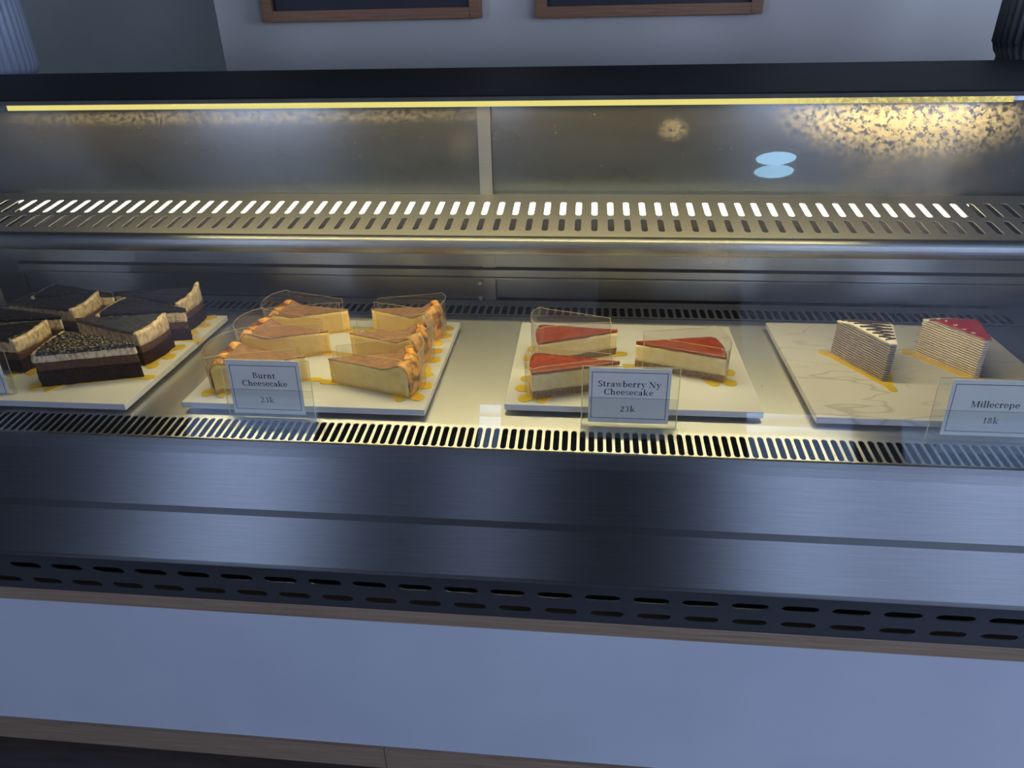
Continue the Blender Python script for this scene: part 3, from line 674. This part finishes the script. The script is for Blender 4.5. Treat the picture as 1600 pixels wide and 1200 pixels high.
def choc(tip, A, B, label, card, seed, h=0.049, peak=0.006, rough_top=False, sparkle=False):
    w = Wedge(tip, A, B, 0.004); G = 'chocolate cake slices'
    t = empty('chocolate_cake_slice', label, 'cake', (w.c.x, w.c.y, w.z0), G)
    z1_, z2_, z3_ = (0.0215, 0.0335, h - 0.0035) if rough_top else (0.018, 0.0285, h - 0.0035)
    def wob(z_, s_): return lambda r, th: z_ + 0.0011 * noise.noise(Vector((r * 4 + s_, th * 3, seed))) + 0.0000
    a, b = wob(z1_, 1), wob(z2_, 9)
    def lip(r, th): return smoothstep(0.91, 0.97, r) * (peak * (0.3 + 0.7 * abs(th - 0.35) / 0.65 if th > 0.35 else peak * 0.3 / max(peak, 1e-6)) ) * (0.75 + 0.5 * noise.noise(Vector((th * 9, seed, 2))))
    c = lambda r, th: z3_ + lip(r, th) + 0.0006 * noise.noise(Vector((r * 12, th * 9, seed)))
    bm = bmesh.new(); layer(bm, w, K(0), a, 0.0003, 0.0016, 190, seed, nv=6, nr=34, nt_=22); link('sponge', bm, M['sponge'], t)
    bm = bmesh.new(); layer(bm, w, a, b, -0.0002, 0.0011, 160, seed + 1, nv=4, nr=34, nt_=22); link('mousse_layer', bm, M['mousse'], t, smooth=True)
    bm = bmesh.new(); layer(bm, w, b, c, 0.0002, 0.0012, 120, seed + 2, nv=5, nr=40, nt_=26); link('cream_layer', bm, M['cream'], t, smooth=True)
    gz = lambda r, th: c(r, th) + 0.0001
    gh = lambda r, th: z3_ + 0.0034 + 0.0004 * noise.noise(Vector((r * 10, th * 6, seed)))
    bm = bmesh.new(); layer(bm, w, lambda r, th: z3_ - 0.0022 - 0.001 * noise.noise(Vector((r * 20, th * 9, seed))), gh, 0.0013, 0.0005, 120, seed + 3, nv=3, nr=70, nt_=44, r1=0.94, tjit=0.0016 if rough_top else 0.0005)
    link('glaze', bm, M[('glaze_painted_glints' if rough_top else 'glaze_wrinkled') if sparkle else 'glaze'], t, smooth=True)
    gold_board(w, card, 'gold scalloped cards under the chocolate cake')
    return w

def burnt(tip, A, B, label, card, coll, seed, h=0.0335, rim=0.0075):
    w = Wedge(tip, A, B, 0.007); G = 'burnt cheesecake slices'
    t = empty('burnt_cheesecake_slice', label, 'cake', (w.c.x, w.c.y, w.z0), G)
    def top(r, th): return h - 0.0035 * smoothstep(0.0, 0.8, 1 - r) * 0.3 - 0.0012 * smoothstep(0.45, 0.7, r) * (1 - smoothstep(0.7, 0.86, r)) + rim * smoothstep(0.70, 0.93, r) * (0.75 + 0.6 * noise.noise(Vector((th * 4, seed, 0)))) - 0.007 * smoothstep(0.93, 1.0, r) + 0.0005 * noise.noise(Vector((r * 14, th * 10, seed)))
    bm = bmesh.new(); layer(bm, w, K(0), lambda r, th: top(r, th) - 0.0006, 0, 0.0005, 120, seed, nv=6, nr=36, nt_=22, r1=0.985); link('custard', bm, M['custard'], t, smooth=True)
    bm = bmesh.new(); layer(bm, w, lambda r, th: top(r, th) - 0.0008, lambda r, th: top(r, th) + 0.0006, 0.0003, 0.0004, 120, seed + 1, nv=1, nr=36, nt_=22, r1=0.90); link('browned_top', bm, M['burnt'], t, smooth=True)
    # the caramelised rim wraps over the blunt side
    bm = bmesh.new(); nt_ = 26; nz = 14; rows = []
    for k in range(nz + 1):
        row = []
        for j in range(nt_ + 1):
            th = j / nt_; f_ = k / nz
            if f_ < 0.62: zz = top(1.0, th) * (f_ / 0.62); r = 1.0 + 0.012 * math.sin(f_ / 0.62 * math.pi)
            else: g_ = (f_ - 0.62) / 0.38; r = 1.0 - 0.14 * g_; zz = top(r, th) + 0.0010
            p_ = w.pt(r, th); cr = 0.0014 * noise.noise(Vector((th * 14 + seed, zz * 160, 1))) + 0.0012 * abs(noise.noise(Vector((th * 5, zz * 60 + seed, 4))))
            p_ = p_ + w.ax * (cr * (1 if f_ < 0.62 else 0)); row.append(bm.verts.new((p_.x, p_.y, w.z0 + zz + (cr * 0.5 if f_ > 0.3 else 0))))
        rows.append(row)
    inner = [[bm.verts.new(v.co - w.ax * 0.0012 - Vector((0, 0, 0.0009 if k_ > 3 else 0))) for v in row] for k_, row in enumerate(rows)]
    for G_ in (rows, inner):
        for a, b in zip(G_, G_[1:]):
            for j in range(nt_): bm.faces.new((a[j], a[j + 1], b[j + 1], b[j]))
    loop = [(0, j) for j in range(nt_)] + [(i, nt_) for i in range(nz)] + [(nz, j) for j in range(nt_, 0, -1)] + [(i, 0) for i in range(nz, 0, -1)]
    for p_, q_ in zip(loop, loop[1:] + loop[:1]): bm.faces.new((rows[p_[0]][p_[1]], rows[q_[0]][q_[1]], inner[q_[0]][q_[1]], inner[p_[0]][p_[1]]))
    link('caramel_rim', bm, M['burnt_rim'], t, smooth=True)
    gold_board(w, card, 'gold scalloped cards under the burnt cheesecake')
    film(w, 0.050, coll, 'clear collars around the burnt cheesecake', hfun=lambda s: 0.047 + 0.006 * math.sin(s * math.pi), flare=0.0012)
    return w

def straw(tip, A, B, label, card, coll, seed, h=0.036, fh=0.05, bow=0.0):
    w = Wedge(tip, A, B, 0.004); G = 'strawberry cheesecake slices'
    t = empty('strawberry_cheesecake_slice', label, 'cake', (w.c.x, w.c.y, w.z0), G)
    bs = lambda r, th: 0.0095 + 0.0012 * noise.noise(Vector((r * 9, th * 6, seed)))
    js = lambda r, th: h - 0.0042 + 0.0008 * noise.noise(Vector((r * 8, th * 6, seed + 4)))
    bm = bmesh.new(); layer(bm, w, K(0), bs, 0.0, 0.0011, 240, seed, nv=4, nr=40, nt_=20); link('biscuit_base', bm, M['biscuit'], t)
    bm = bmesh.new(); layer(bm, w, bs, js, 0.0, 0.0005, 120, seed + 1, nv=5, nr=30, nt_=16); link('filling', bm, M['ny'], t, smooth=True)
    bm = bmesh.new(); layer(bm, w, js, lambda r, th: h - 0.0012 * smoothstep(0.95, 1.0, r) - 0.0008 * (1 - smoothstep(0, 0.12, min(th, 1 - th))), 0.0003, 0.0004, 90, seed + 2, nv=2, nr=30, nt_=20, tjit=0.0003)
    link('strawberry_topping', bm, M['jam'], t, smooth=True)
    gold_board(w, card, 'gold scalloped cards under the strawberry cheesecake')
    film(w, fh, coll, 'clear collars around the strawberry cheesecake', hfun=lambda s: fh + bow * math.sin(s * math.pi), flare=0.0006)
    return w

CH, BU, ST = 'chocolate cake', 'burnt cheesecake', 'strawberry cheesecake'
CX = lambda x, y: (x / 4.444, 420 + y / 4.444)
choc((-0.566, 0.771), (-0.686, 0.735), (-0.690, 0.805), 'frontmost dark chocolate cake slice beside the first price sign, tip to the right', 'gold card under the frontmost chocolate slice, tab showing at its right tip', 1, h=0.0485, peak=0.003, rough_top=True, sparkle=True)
choc((-0.857, 0.792), (-0.738, 0.772), (-0.733, 0.834), 'chocolate slice at the left photo edge with torn cream rim, behind the first price sign', 'gold card at the photo edge under the left torn chocolate slice', 2)
choc((-0.700, 0.843), (-0.585, 0.802), (-0.577, 0.864), 'chocolate slice with broad cream band facing right, directly behind the frontmost slice', 'gold lobed card sticking out right of the second chocolate slice', 3, peak=0.008, sparkle=True)
choc((-0.559, 0.886), (-0.682, 0.862), (-0.677, 0.926), 'smooth glazed chocolate slice whose dark tip points right in the middle of the pile', 'small gold tab under the tip of the middle glazed chocolate slice', 4, peak=0.003)
choc((-0.708, 0.945), (-0.583, 0.908), (-0.583, 0.972), 'rearmost right chocolate slice with a tall pointed cream corner', 'gold lobed card under the rear right chocolate slice', 5, peak=0.012)
choc((-0.845, 0.897), (-0.727, 0.878), (-0.724, 0.937), 'chocolate slice with ragged cream end facing right, in the rear left of the pile', 'gold card hidden under the ragged rear left chocolate slice', 6, peak=0.010)
choc((-0.700, 0.938), (-0.826, 0.924), (-0.826, 0.976), 'flat topped chocolate slice furthest back against the rear left', 'gold card under the furthest back chocolate slice', 7, peak=0.003)
choc((-0.724, 0.852), (-0.845, 0.829), (-0.845, 0.876), 'chocolate slice with brown crumbly tip between the torn one and the ragged one', 'gold card under the crumbly tipped chocolate slice', 8, peak=0.003)

burnt((-0.344, 0.777), (-0.454, 0.733), (-0.454, 0.803), 'burnt cheesecake slice partly hidden behind its price sign, front left', 'gold card under the front left burnt cheesecake slice', 'clear film collar round the front left burnt cheesecake slice', 11)
burnt((-0.341, 0.855), (-0.453, 0.818), (-0.447, 0.880), 'burnt cheesecake slice with puffed rim, middle of the left column', 'gold card under the middle left burnt cheesecake slice', 'clear film collar round the middle left burnt cheesecake slice', 12, rim=0.010)
burnt((-0.337, 0.932), (-0.444, 0.888), (-0.440, 0.950), 'burnt cheesecake slice with orange rim, rear of the left column', 'gold card under the rear left burnt cheesecake slice', 'clear film collar round the rear left burnt cheesecake slice', 13)
burnt((-0.309, 0.936), (-0.213, 0.895), (-0.206, 0.950), 'burnt cheesecake slice at the rear right under the knobbly rim', 'gold card under the rear right burnt cheesecake slice', 'clear film collar round the rear right burnt cheesecake slice', 14, rim=0.011)
burnt((-0.315, 0.850), (-0.214, 0.814), (-0.209, 0.873), 'burnt cheesecake slice in the middle of the right column', 'gold card under the middle right burnt cheesecake slice', 'clear film collar round the middle right burnt cheesecake slice', 15, rim=0.010)
burnt((-0.319, 0.772), (-0.207, 0.738), (-0.208, 0.802), 'burnt cheesecake slice nearest the glass on the right, pale cut side in full view', 'gold card under the front right burnt cheesecake slice', 'clear film collar round the front right burnt cheesecake slice', 16, rim=0.009)

straw((0.049, 0.779), (-0.058, 0.744), (-0.059, 0.799), 'strawberry cheesecake slice in front left, half behind its price sign', 'gold card under the front left strawberry cheesecake slice', 'clear film collar round the front left strawberry cheesecake slice', 21, fh=0.043)
straw((0.049, 0.874), (-0.056, 0.828), (-0.058, 0.887), 'strawberry cheesecake slice behind the other one on the left', 'gold card under the rear left strawberry cheesecake slice', 'tall bowed film collar round the rear left strawberry cheesecake slice', 22, fh=0.050, bow=0.010)
straw((0.066, 0.838), (0.176, 0.799), (0.170, 0.860), 'strawberry cheesecake slice alone on the right side of its board', 'gold card under the right hand strawberry cheesecake slice', 'clear film collar round the right hand strawberry cheesecake slice', 23, fh=0.047)

def mille(tip, A, B, label, card, body, seed, h=0.050):
    w = Wedge(tip, A, B, 0.004); 
    t = empty('crepe_cake_slice', label, 'cake', (w.c.x, w.c.y, w.z0), 'crepe cake slices')
    top = lambda r, th: h - 0.005 * smoothstep(0.75, 1.0, r) - 0.001 * (1 - r)
    bm = bmesh.new(); layer(bm, w, K(0), top, 0.0, 0.0010, 150, seed, nv=62, nr=24, nt_=14, r0=0.10)
    for v in bm.verts:                                       # crepe edges stand a little proud
        d = Vector((v.co.x, v.co.y, 0)) - w.c; f_ = ((v.co.z - w.z0) / 0.0031) % 1
        if d.length > 0.012: v.co += d.normalized() * (0.0006 * math.cos(f_ * 2 * math.pi))
    link('crepe_layers', bm, body, t)
    cen = Vector((w.c.x, w.c.y)); ax = Vector((w.ax.x, w.ax.y)); A2, B2, T2 = (Vector((q.x, q.y)) for q in (w.A, w.B, w.t)); sd = (B2 - A2).normalized()
    tri = [T2 - ax * 0.016, A2 - sd * 0.014 + ax * 0.004, B2 + sd * 0.008 + ax * 0.004]
    bm = bmesh.new(); radial_plate(bm, [('t', tri), ('c', T2 - ax * 0.011, 0.0060), ('c', A2 - sd * 0.009, 0.007), ('c', B2 + sd * 0.004, 0.008)], cen, ZP + 0.0001, ZP + 0.0012)
    o = link('cake_card', bm, M['gold'], None, org=(w.c.x, w.c.y, ZP)); tag(o, card, 'cake card', 'gold triangular cards under the crepe cakes')
    return t, w, top
t, w, top = mille((0.374, 0.806), (0.331, 0.893), (0.395, 0.888), 'brown striped crepe cake slice with chocolate zigzag drizzle, on the marble board', 'gold triangular card under the brown crepe cake slice', M['crepe_dark'], 31)
bm = bmesh.new(); layer(bm, w, lambda r, th: top(r, th) - 0.0004, lambda r, th: top(r, th) + 0.0022, 0.0006, 0.0006, 90, 5, nv=2, nr=22, nt_=14, r0=0.10, r1=1.0, tjit=0.0004)
link('cream_top', bm, M['whip'], t, smooth=True)
bm = bmesh.new(); pts = []
for i in range(15):
    r = 0.20 + 0.77 * i / 14; s_ = i % 2
    for q in range(9):
        f_ = q / 8; th = (0.05 + 0.90 * f_) if s_ == 0 else (0.95 - 0.90 * f_); rr2 = r + 0.055 * f_
        p_ = w.pt(min(rr2, 0.99), th); pts.append(Vector((p_.x, p_.y, w.z0 + top(min(rr2, 0.99), th) + 0.0026 + 0.0003 * math.sin(q * 2.1 + i))))
tube(bm, pts, 0.00115, 7); link('chocolate_drizzle', bm, M['drizzle'], t, smooth=True)
t, w, top = mille((0.488, 0.822), (0.441, 0.902), (0.504, 0.906), 'pale crepe cake slice with glossy red glaze on top, on the marble board', 'gold triangular card under the red glazed crepe cake slice', M['crepe_pale'], 32, h=0.0505)
bm = bmesh.new(); layer(bm, w, lambda r, th: top(r, th) - 0.0004, lambda r, th: top(r, th) + 0.0016, 0.0004, 0.0006, 90, 6, nv=2, nr=22, nt_=14, r0=0.10, r1=1.0, tjit=0.0004)
link('cream_top', bm, M['whip'], t, smooth=True)
bm = bmesh.new(); layer(bm, w, lambda r, th: top(r, th) + 0.0012, lambda r, th: top(r, th) + 0.0031, 0.0009, 0.0006, 80, 7, nv=2, nr=22, nt_=14, r0=0.10, r1=0.90)
link('red_glaze', bm, M['red_glaze'], t, smooth=True)
bm = bmesh.new()
for i in range(5):
    r = 0.86 - 0.14 * i; th = 0.13; p_ = w.pt(r, th); c = Vector((p_.x, p_.y, w.z0 + top(r, th) + 0.0036))
    n_ = 10; rad = 0.0021; tube(bm, [c + Vector((rad * math.cos(a_ * 0.62 + i), rad * 0.8 * math.sin(a_ * 0.62 + i), 0)) for a_ in range(n_ - (i % 2) * 3)], 0.00045, 5)
link('pale_curl', bm, M['whip'], t, smooth=True)  # small pale curls in a row along the glaze

# ------------------------------------------------------------------ lettering (own serif glyphs, em units)
def g_rect(x0, x1, y0, y1): return [[(x0, y0), (x1, y0), (x1, y1), (x0, y1)]]
def g_line(x0, y0, x1, y1, w0, w1=None):
    w1 = w1 or w0; return [[(x0 - w0 / 2, y0), (x0 + w0 / 2, y0), (x1 + w1 / 2, y1), (x1 - w1 / 2, y1)]]
def g_arc(cx, cy_, rx, ry, a0, a1, wv=0.12, wh=0.05, k=14):
    out = []
    for i in range(k):
        q = []
        for a_ in (a0 + (a1 - a0) * i / k, a0 + (a1 - a0) * (i + 1) / k): q.append((math.cos(R(a_)), math.sin(R(a_))))
        (c0, s0), (c1, s1) = q
        out.append([(cx + rx * c0, cy_ + ry * s0), (cx + rx * c1, cy_ + ry * s1), (cx + (rx - wv) * c1, cy_ + (ry - wh) * s1), (cx + (rx - wv) * c0, cy_ + (ry - wh) * s0)])
    return out
def serif(x, y, w=0.26, t=0.035): return g_rect(x - w / 2, x + w / 2, y, y + t)
st = lambda x, y0, y1, w=0.12: g_rect(x - w / 2, x + w / 2, y0, y1)
dot = lambda x, y, r=0.07: [[(x + r * math.cos(i * math.pi / 5), y + r * math.sin(i * math.pi / 5)) for i in range(10)]]
GL = {
 'B': (0.64, st(0.15, 0, 0.7) + g_rect(0.02, 0.3, 0, 0.045) + g_rect(0.02, 0.3, 0.655, 0.7) + g_arc(0.28, 0.53, 0.24, 0.17, -90, 90) + g_arc(0.30, 0.19, 0.28, 0.19, -90, 90) + g_rect(0.1, 0.32, 0.34, 0.385)),
 'u': (0.60, st(0.14, 0.12, 0.47) + g_rect(0.02, 0.14, 0.435, 0.47) + g_arc(0.26, 0.14, 0.18, 0.155, 180, 330, 0.12, 0.07) + st(0.43, 0.0, 0.47) + g_rect(0.32, 0.43, 0.435, 0.47) + g_rect(0.43, 0.54, 0, 0.035)),
 'r': (0.44, st(0.15, 0, 0.47) + serif(0.15, 0) + g_rect(0.03, 0.15, 0.435, 0.47) + g_arc(0.30, 0.34, 0.13, 0.14, 60, 180, 0.08, 0.06) + dot(0.34, 0.41, 0.065)),
 'n': (0.62, st(0.15, 0, 0.47) + serif(0.15, 0, 0.25) + g_rect(0.03, 0.15, 0.435, 0.47) + g_arc(0.32, 0.32, 0.18, 0.16, 0, 165, 0.12, 0.07) + st(0.44, 0, 0.33) + serif(0.44, 0, 0.25)),
 't': (0.38, st(0.16, 0.1, 0.60) + g_rect(0.03, 0.33, 0.425, 0.47) + g_arc(0.24, 0.12, 0.14, 0.13, 180, 320, 0.12, 0.06)),
 'C': (0.68, g_arc(0.36, 0.35, 0.33, 0.36, 42, 318, 0.14, 0.05, 22) + st(0.595, 0.48, 0.68, 0.045) + st(0.595, 0.05, 0.2, 0.04)),
 'h': (0.62, st(0.15, 0, 0.74) + serif(0.15, 0, 0.25) + g_rect(0.03, 0.15, 0.705, 0.74) + g_arc(0.32, 0.32, 0.18, 0.16, 0, 165, 0.12, 0.07) + st(0.44, 0, 0.33) + serif(0.44, 0, 0.25)),
 'e': (0.50, g_arc(0.25, 0.235, 0.22, 0.245, 0, 325, 0.11, 0.055, 20) + g_rect(0.08, 0.46, 0.225, 0.265)),
 's': (0.42, g_arc(0.20, 0.355, 0.155, 0.125, 30, 270, 0.09, 0.05) + g_arc(0.20, 0.13, 0.17, 0.135, -150, 90, 0.09, 0.05) + st(0.33, 0.36, 0.46, 0.035) + st(0.06, 0.02, 0.14, 0.035)),
 'c': (0.46, g_arc(0.25, 0.235, 0.22, 0.245, 45, 322, 0.11, 0.055, 18) + dot(0.37, 0.37, 0.06)),
 'a': (0.52, g_arc(0.20, 0.13, 0.17, 0.145, 0, 360, 0.09, 0.05) + st(0.36, 0.03, 0.34) + g_arc(0.26, 0.33, 0.16, 0.15, 0, 160, 0.12, 0.05) + dot(0.14, 0.36, 0.055) + g_rect(0.36, 0.5, 0, 0.04)),
 'k': (0.62, st(0.15, 0, 0.74) + serif(0.15, 0, 0.25) + g_rect(0.03, 0.15, 0.705, 0.74) + g_line(0.20, 0.2, 0.44, 0.45, 0.06) + g_line(0.27, 0.28, 0.48, 0.02, 0.13) + serif(0.50, 0, 0.22) + serif(0.45, 0.435, 0.2)),
 'S': (0.54, g_arc(0.26, 0.52, 0.20, 0.19, 35, 270, 0.12, 0.055) + g_arc(0.26, 0.19, 0.23, 0.2, -150, 90, 0.12, 0.055) + st(0.44, 0.52, 0.7, 0.04) + st(0.06, 0.0, 0.2, 0.04)),
 'w': (0.76, g_line(0.24, 0, 0.10, 0.47, 0.05, 0.12) + g_line(0.24, 0, 0.37, 0.47, 0.05, 0.045) + g_line(0.52, 0, 0.38, 0.47, 0.05, 0.12) + g_line(0.52, 0, 0.66, 0.47, 0.05, 0.045) + serif(0.10, 0.435, 0.2) + serif(0.38, 0.435, 0.18) + serif(0.66, 0.435, 0.16)),
 'b': (0.58, st(0.15, 0, 0.74) + g_rect(0.03, 0.15, 0.705, 0.74) + g_arc(0.30, 0.235, 0.23, 0.245, -140, 140, 0.11, 0.055, 18)),
 'y': (0.56, g_line(0.29, 0.0, 0.12, 0.47, 0.07, 0.13) + g_line(0.18, -0.2, 0.46, 0.47, 0.05, 0.045) + serif(0.12, 0.435, 0.22) + serif(0.45, 0.435, 0.17) + dot(0.14, -0.17, 0.06)),
 'N': (0.78, st(0.15, 0, 0.7, 0.045) + st(0.64, 0, 0.7, 0.045) + g_line(0.60, 0.0, 0.14, 0.7, 0.13, 0.15) + serif(0.13, 0.66, 0.24) + serif(0.15, 0, 0.22) + serif(0.64, 0.66, 0.22)),
 'M': (0.92, st(0.15, 0, 0.7, 0.045) + st(0.75, 0, 0.7, 0.13) + g_line(0.44, 0.02, 0.17, 0.7, 0.08, 0.14) + g_line(0.44, 0.02, 0.72, 0.7, 0.05, 0.05) + serif(0.15, 0, 0.24) + serif(0.75, 0, 0.26) + serif(0.13, 0.66, 0.22) + serif(0.77, 0.66, 0.22)),
 'i': (0.30, st(0.15, 0, 0.47) + serif(0.15, 0, 0.24) + g_rect(0.03, 0.15, 0.435, 0.47) + dot(0.15, 0.61)),
 'l': (0.30, st(0.15, 0, 0.74) + serif(0.15, 0, 0.24) + g_rect(0.03, 0.15, 0.705, 0.74)),
 'p': (0.58, st(0.15, -0.2, 0.47) + serif(0.15, -0.2, 0.25) + g_rect(0.03, 0.15, 0.435, 0.47) + g_arc(0.30, 0.235, 0.23, 0.245, -140, 140, 0.11, 0.055, 18)),
 '2': (0.54, g_arc(0.24, 0.47, 0.19, 0.19, -20, 170, 0.11, 0.06) + g_line(0.08, 0.03, 0.38, 0.42, 0.07, 0.12) + g_rect(0.04, 0.45, 0, 0.09) + st(0.44, 0.0, 0.16, 0.035)),
 '3': (0.52, g_arc(0.22, 0.49, 0.17, 0.17, -90, 160, 0.11, 0.055) + g_arc(0.22, 0.17, 0.21, 0.18, -155, 90, 0.12, 0.055)),
 '1': (0.42, st(0.21, 0, 0.66) + serif(0.21, 0, 0.28) + g_line(0.10, 0.52, 0.2, 0.66, 0.05)),
 '8': (0.54, g_arc(0.26, 0.49, 0.17, 0.17, 0, 360, 0.10, 0.05, 20) + g_arc(0.26, 0.17, 0.21, 0.18, 0, 360, 0.11, 0.05, 20)),
 ' ': (0.28, []),
}
def text_bm(lines, place):
    """lines: (string, centre x, baseline, em); place(a, b) -> Vector on the card"""
    bm = bmesh.new()
    for s, cx, base, em in lines:
        wd = sum(GL[c][0] for c in s) * em; x = cx - wd / 2
        for c in s:
            adv, polys = GL[c]
            for pg in polys:
                try: bm.faces.new([bm.verts.new(place(x + a * em, base + b * em)) for a, b in pg])
                except ValueError: pass
            x += adv * em
    return bm
def sign(px_l, px_r, row_b, lean, label, card, border, lines, y0=0.7105, hgt=0.0735, xr=None):
    """px_l/px_r: holder side pixels at the foot; card and border as (left, right, bottom, top) along the sheet, metres from the holder's lower left corner"""
    x0 = PZ(px_l, row_b, 0).x; x1 = xr if xr is not None else PZ(px_r, row_b, 0).x
    up = Vector((0, math.sin(R(lean)), math.cos(R(lean)))); nrm = Vector((0, -math.cos(R(lean)), math.sin(R(lean))))
    def pl(a, b, d=0.0): return Vector((x0 + a, y0, 0.0012)) + up * b + nrm * d
    Wd = x1 - x0
    def slab(a0, a1, b0, b1, d0, d1):
        bm = bmesh.new(); vs = [bm.verts.new(pl(a, b, d)) for a in (a0, a1) for b in (b0, b1) for d in (d0, d1)]
        for f_ in ((0, 1, 3, 2), (4, 6, 7, 5), (0, 4, 5, 1), (2, 3, 7, 6), (0, 2, 6, 4), (1, 5, 7, 3)): bm.faces.new([vs[i] for i in f_])
        return bm
    t = empty('price_sign', label, 'price sign', (x0 + Wd / 2, y0, 0), 'price signs in clear stands')
    link('stand_back', slab(0, Wd, 0, hgt, -0.0020, -0.0006), M['acrylic'], t)
    link('stand_pocket', slab(0, Wd, 0, hgt * 0.49, 0.0006, 0.0018), M['acrylic'], t)
    bm = bmesh.new()
    for a in (0, Wd): tube(bm, [pl(a, 0, -0.0013), pl(a, hgt, -0.0013)], 0.0006, 6)
    tube(bm, [pl(0, hgt, -0.0013), pl(Wd, hgt, -0.0013)], 0.0006, 6); tube(bm, [pl(0, hgt * 0.49, 0.0012), pl(Wd, hgt * 0.49, 0.0012)], 0.00025, 6)
    link('stand_edge', bm, M['acrylic_edge'], t)
    link('stand_foot', boxbm(x0 - 0.001, x0 + Wd + 0.001, y0 - 0.026, y0 + 0.003, 0.0002, 0.0014), M['acrylic'], t)
    a0, a1, b0, b1 = card
    c = link('card', slab(a0, a1, b0, b1, -0.0003, 0.0003), M['card'], t)
    a0, a1, b0, b1 = border; bw = 0.0008; bm = bmesh.new()
    for (p0, p1, q0, q1) in ((a0, a1, b0, b0 + bw), (a0, a1, b1 - bw, b1), (a0, a0 + bw, b0 + bw, b1 - bw), (a1 - bw, a1, b0 + bw, b1 - bw)):
        bm.faces.new([bm.verts.new(pl(a, b, 0.00036)) for a, b in ((p0, q0), (p1, q0), (p1, q1), (p0, q1))])
    link('border', bm, M['border'], c)
    link('lettering', text_bm(lines, lambda a, b: pl(a, b, 0.00040)), M['ink'], c)
EM = 0.0105
sign(357.6, 495, 652, 4, 'price sign reading Burnt Cheesecake 23k in a clear stand', (0.0075, 0.0965, 0.004, 0.0735), (0.011, 0.0925, 0.0095, 0.067),
     [('Burnt', 0.052, 0.0505, EM), ('Cheesecake', 0.0515, 0.0405, EM), ('23k', 0.0515, 0.0190, EM)], y0=0.705)
sign(908, 1055, 665, 4, 'price sign reading Strawberry Ny Cheesecake 23k in a clear stand', (0.0075, 0.099, 0.004, 0.0725), (0.0105, 0.0955, 0.0095, 0.0675),
     [('Strawberry Ny', 0.053, 0.0495, EM), ('Cheesecake', 0.0525, 0.0395, EM), ('23k', 0.0525, 0.0185, EM)], y0=0.7115)
sign(1445, 1600, 686, 4, 'price sign reading Millecrepe 18k at the right edge of the photo', (0.0135, 0.110, 0.006, 0.0725), (0.0170, 0.1070, 0.0105, 0.0675),
     [('Millecrepe', 0.062, 0.0405, EM), ('18k', 0.062, 0.0215, EM)], y0=0.706, xr=PZ(1445, 686, 0).x + 0.112)
x1s = PZ(34, 629, 0).x
def left_sign():
    global PZ
    old = PZ
    try:
        PZ = lambda a, b, z=0.0: Vector((x1s - 0.106, 0, 0))
        sign(0, 0, 0, 4, 'price sign cut off by the left photo edge, below the chocolate cake', (0.0075, 0.0965, 0.004, 0.0715), (0.011, 0.0925, 0.0095, 0.065),
             [('e', 0.0785, 0.0505, EM), ('e', 0.0780, 0.0405, EM)], y0=0.717, xr=x1s, hgt=0.0715)
    finally: PZ = old
left_sign()

# ------------------------------------------------------------------ work counter behind the case, ribbed pots on it
ztop = 0.338
wk = empty('work_counter', 'low dark work counter hidden behind the display case, carrying the ribbed pots', 'counter', (-0.17, 1.25, GZ))
link('worktop', boxbm(-1.4, 1.1, 1.165, 1.335, 0.313, 0.338), M['black_stone'], wk, bevel=0.001)
link('cabinet', boxbm(-1.38, 1.08, 1.18, 1.32, GZ, 0.3125), M['dark'], wk)
def pot(cx, cy_, r, h, material, label, foot):
    t = empty('ribbed_pot', label, 'pot', (cx, cy_, ztop)); bm = bmesh.new()
    prof = [(r * 0.80, ztop + 0.0005), (r * 0.84, ztop + 0.004)] if foot else [(r * 0.62, ztop + 0.0005), (r * 0.80, ztop + 0.002), (r * 0.93, ztop + 0.007)]
    if foot: prof += [(r * 0.84, ztop + 0.011), (r * 0.92, ztop + 0.018), (r * 0.98, ztop + 0.03)]
    prof += [(r, ztop + 0.03 if foot else ztop + 0.018), (r, ztop + h * 0.5), (r, ztop + h), (r * 0.9, ztop + h), (r * 0.9, ztop + h * 0.3), (0.02, ztop + h * 0.28)]
    zz = []
    for q in prof:
        if zz and q[1] == zz[-1][1] and q[0] == zz[-1][0]: continue
        zz.append(q)
    lathe(bm, zz, cx, cy_, 288, 36, 0.0014); link('body', bm, material, t, smooth=True)
pot(-1.035, 1.255, 0.070, 0.20, M['pot'], 'pale blue ribbed pot standing behind the black case top at the left', False)
pot(0.678, 1.255, 0.068, 0.20, M['pot_grey'], 'dark grey ribbed pot with a foot ring behind the black case top at the right', True)
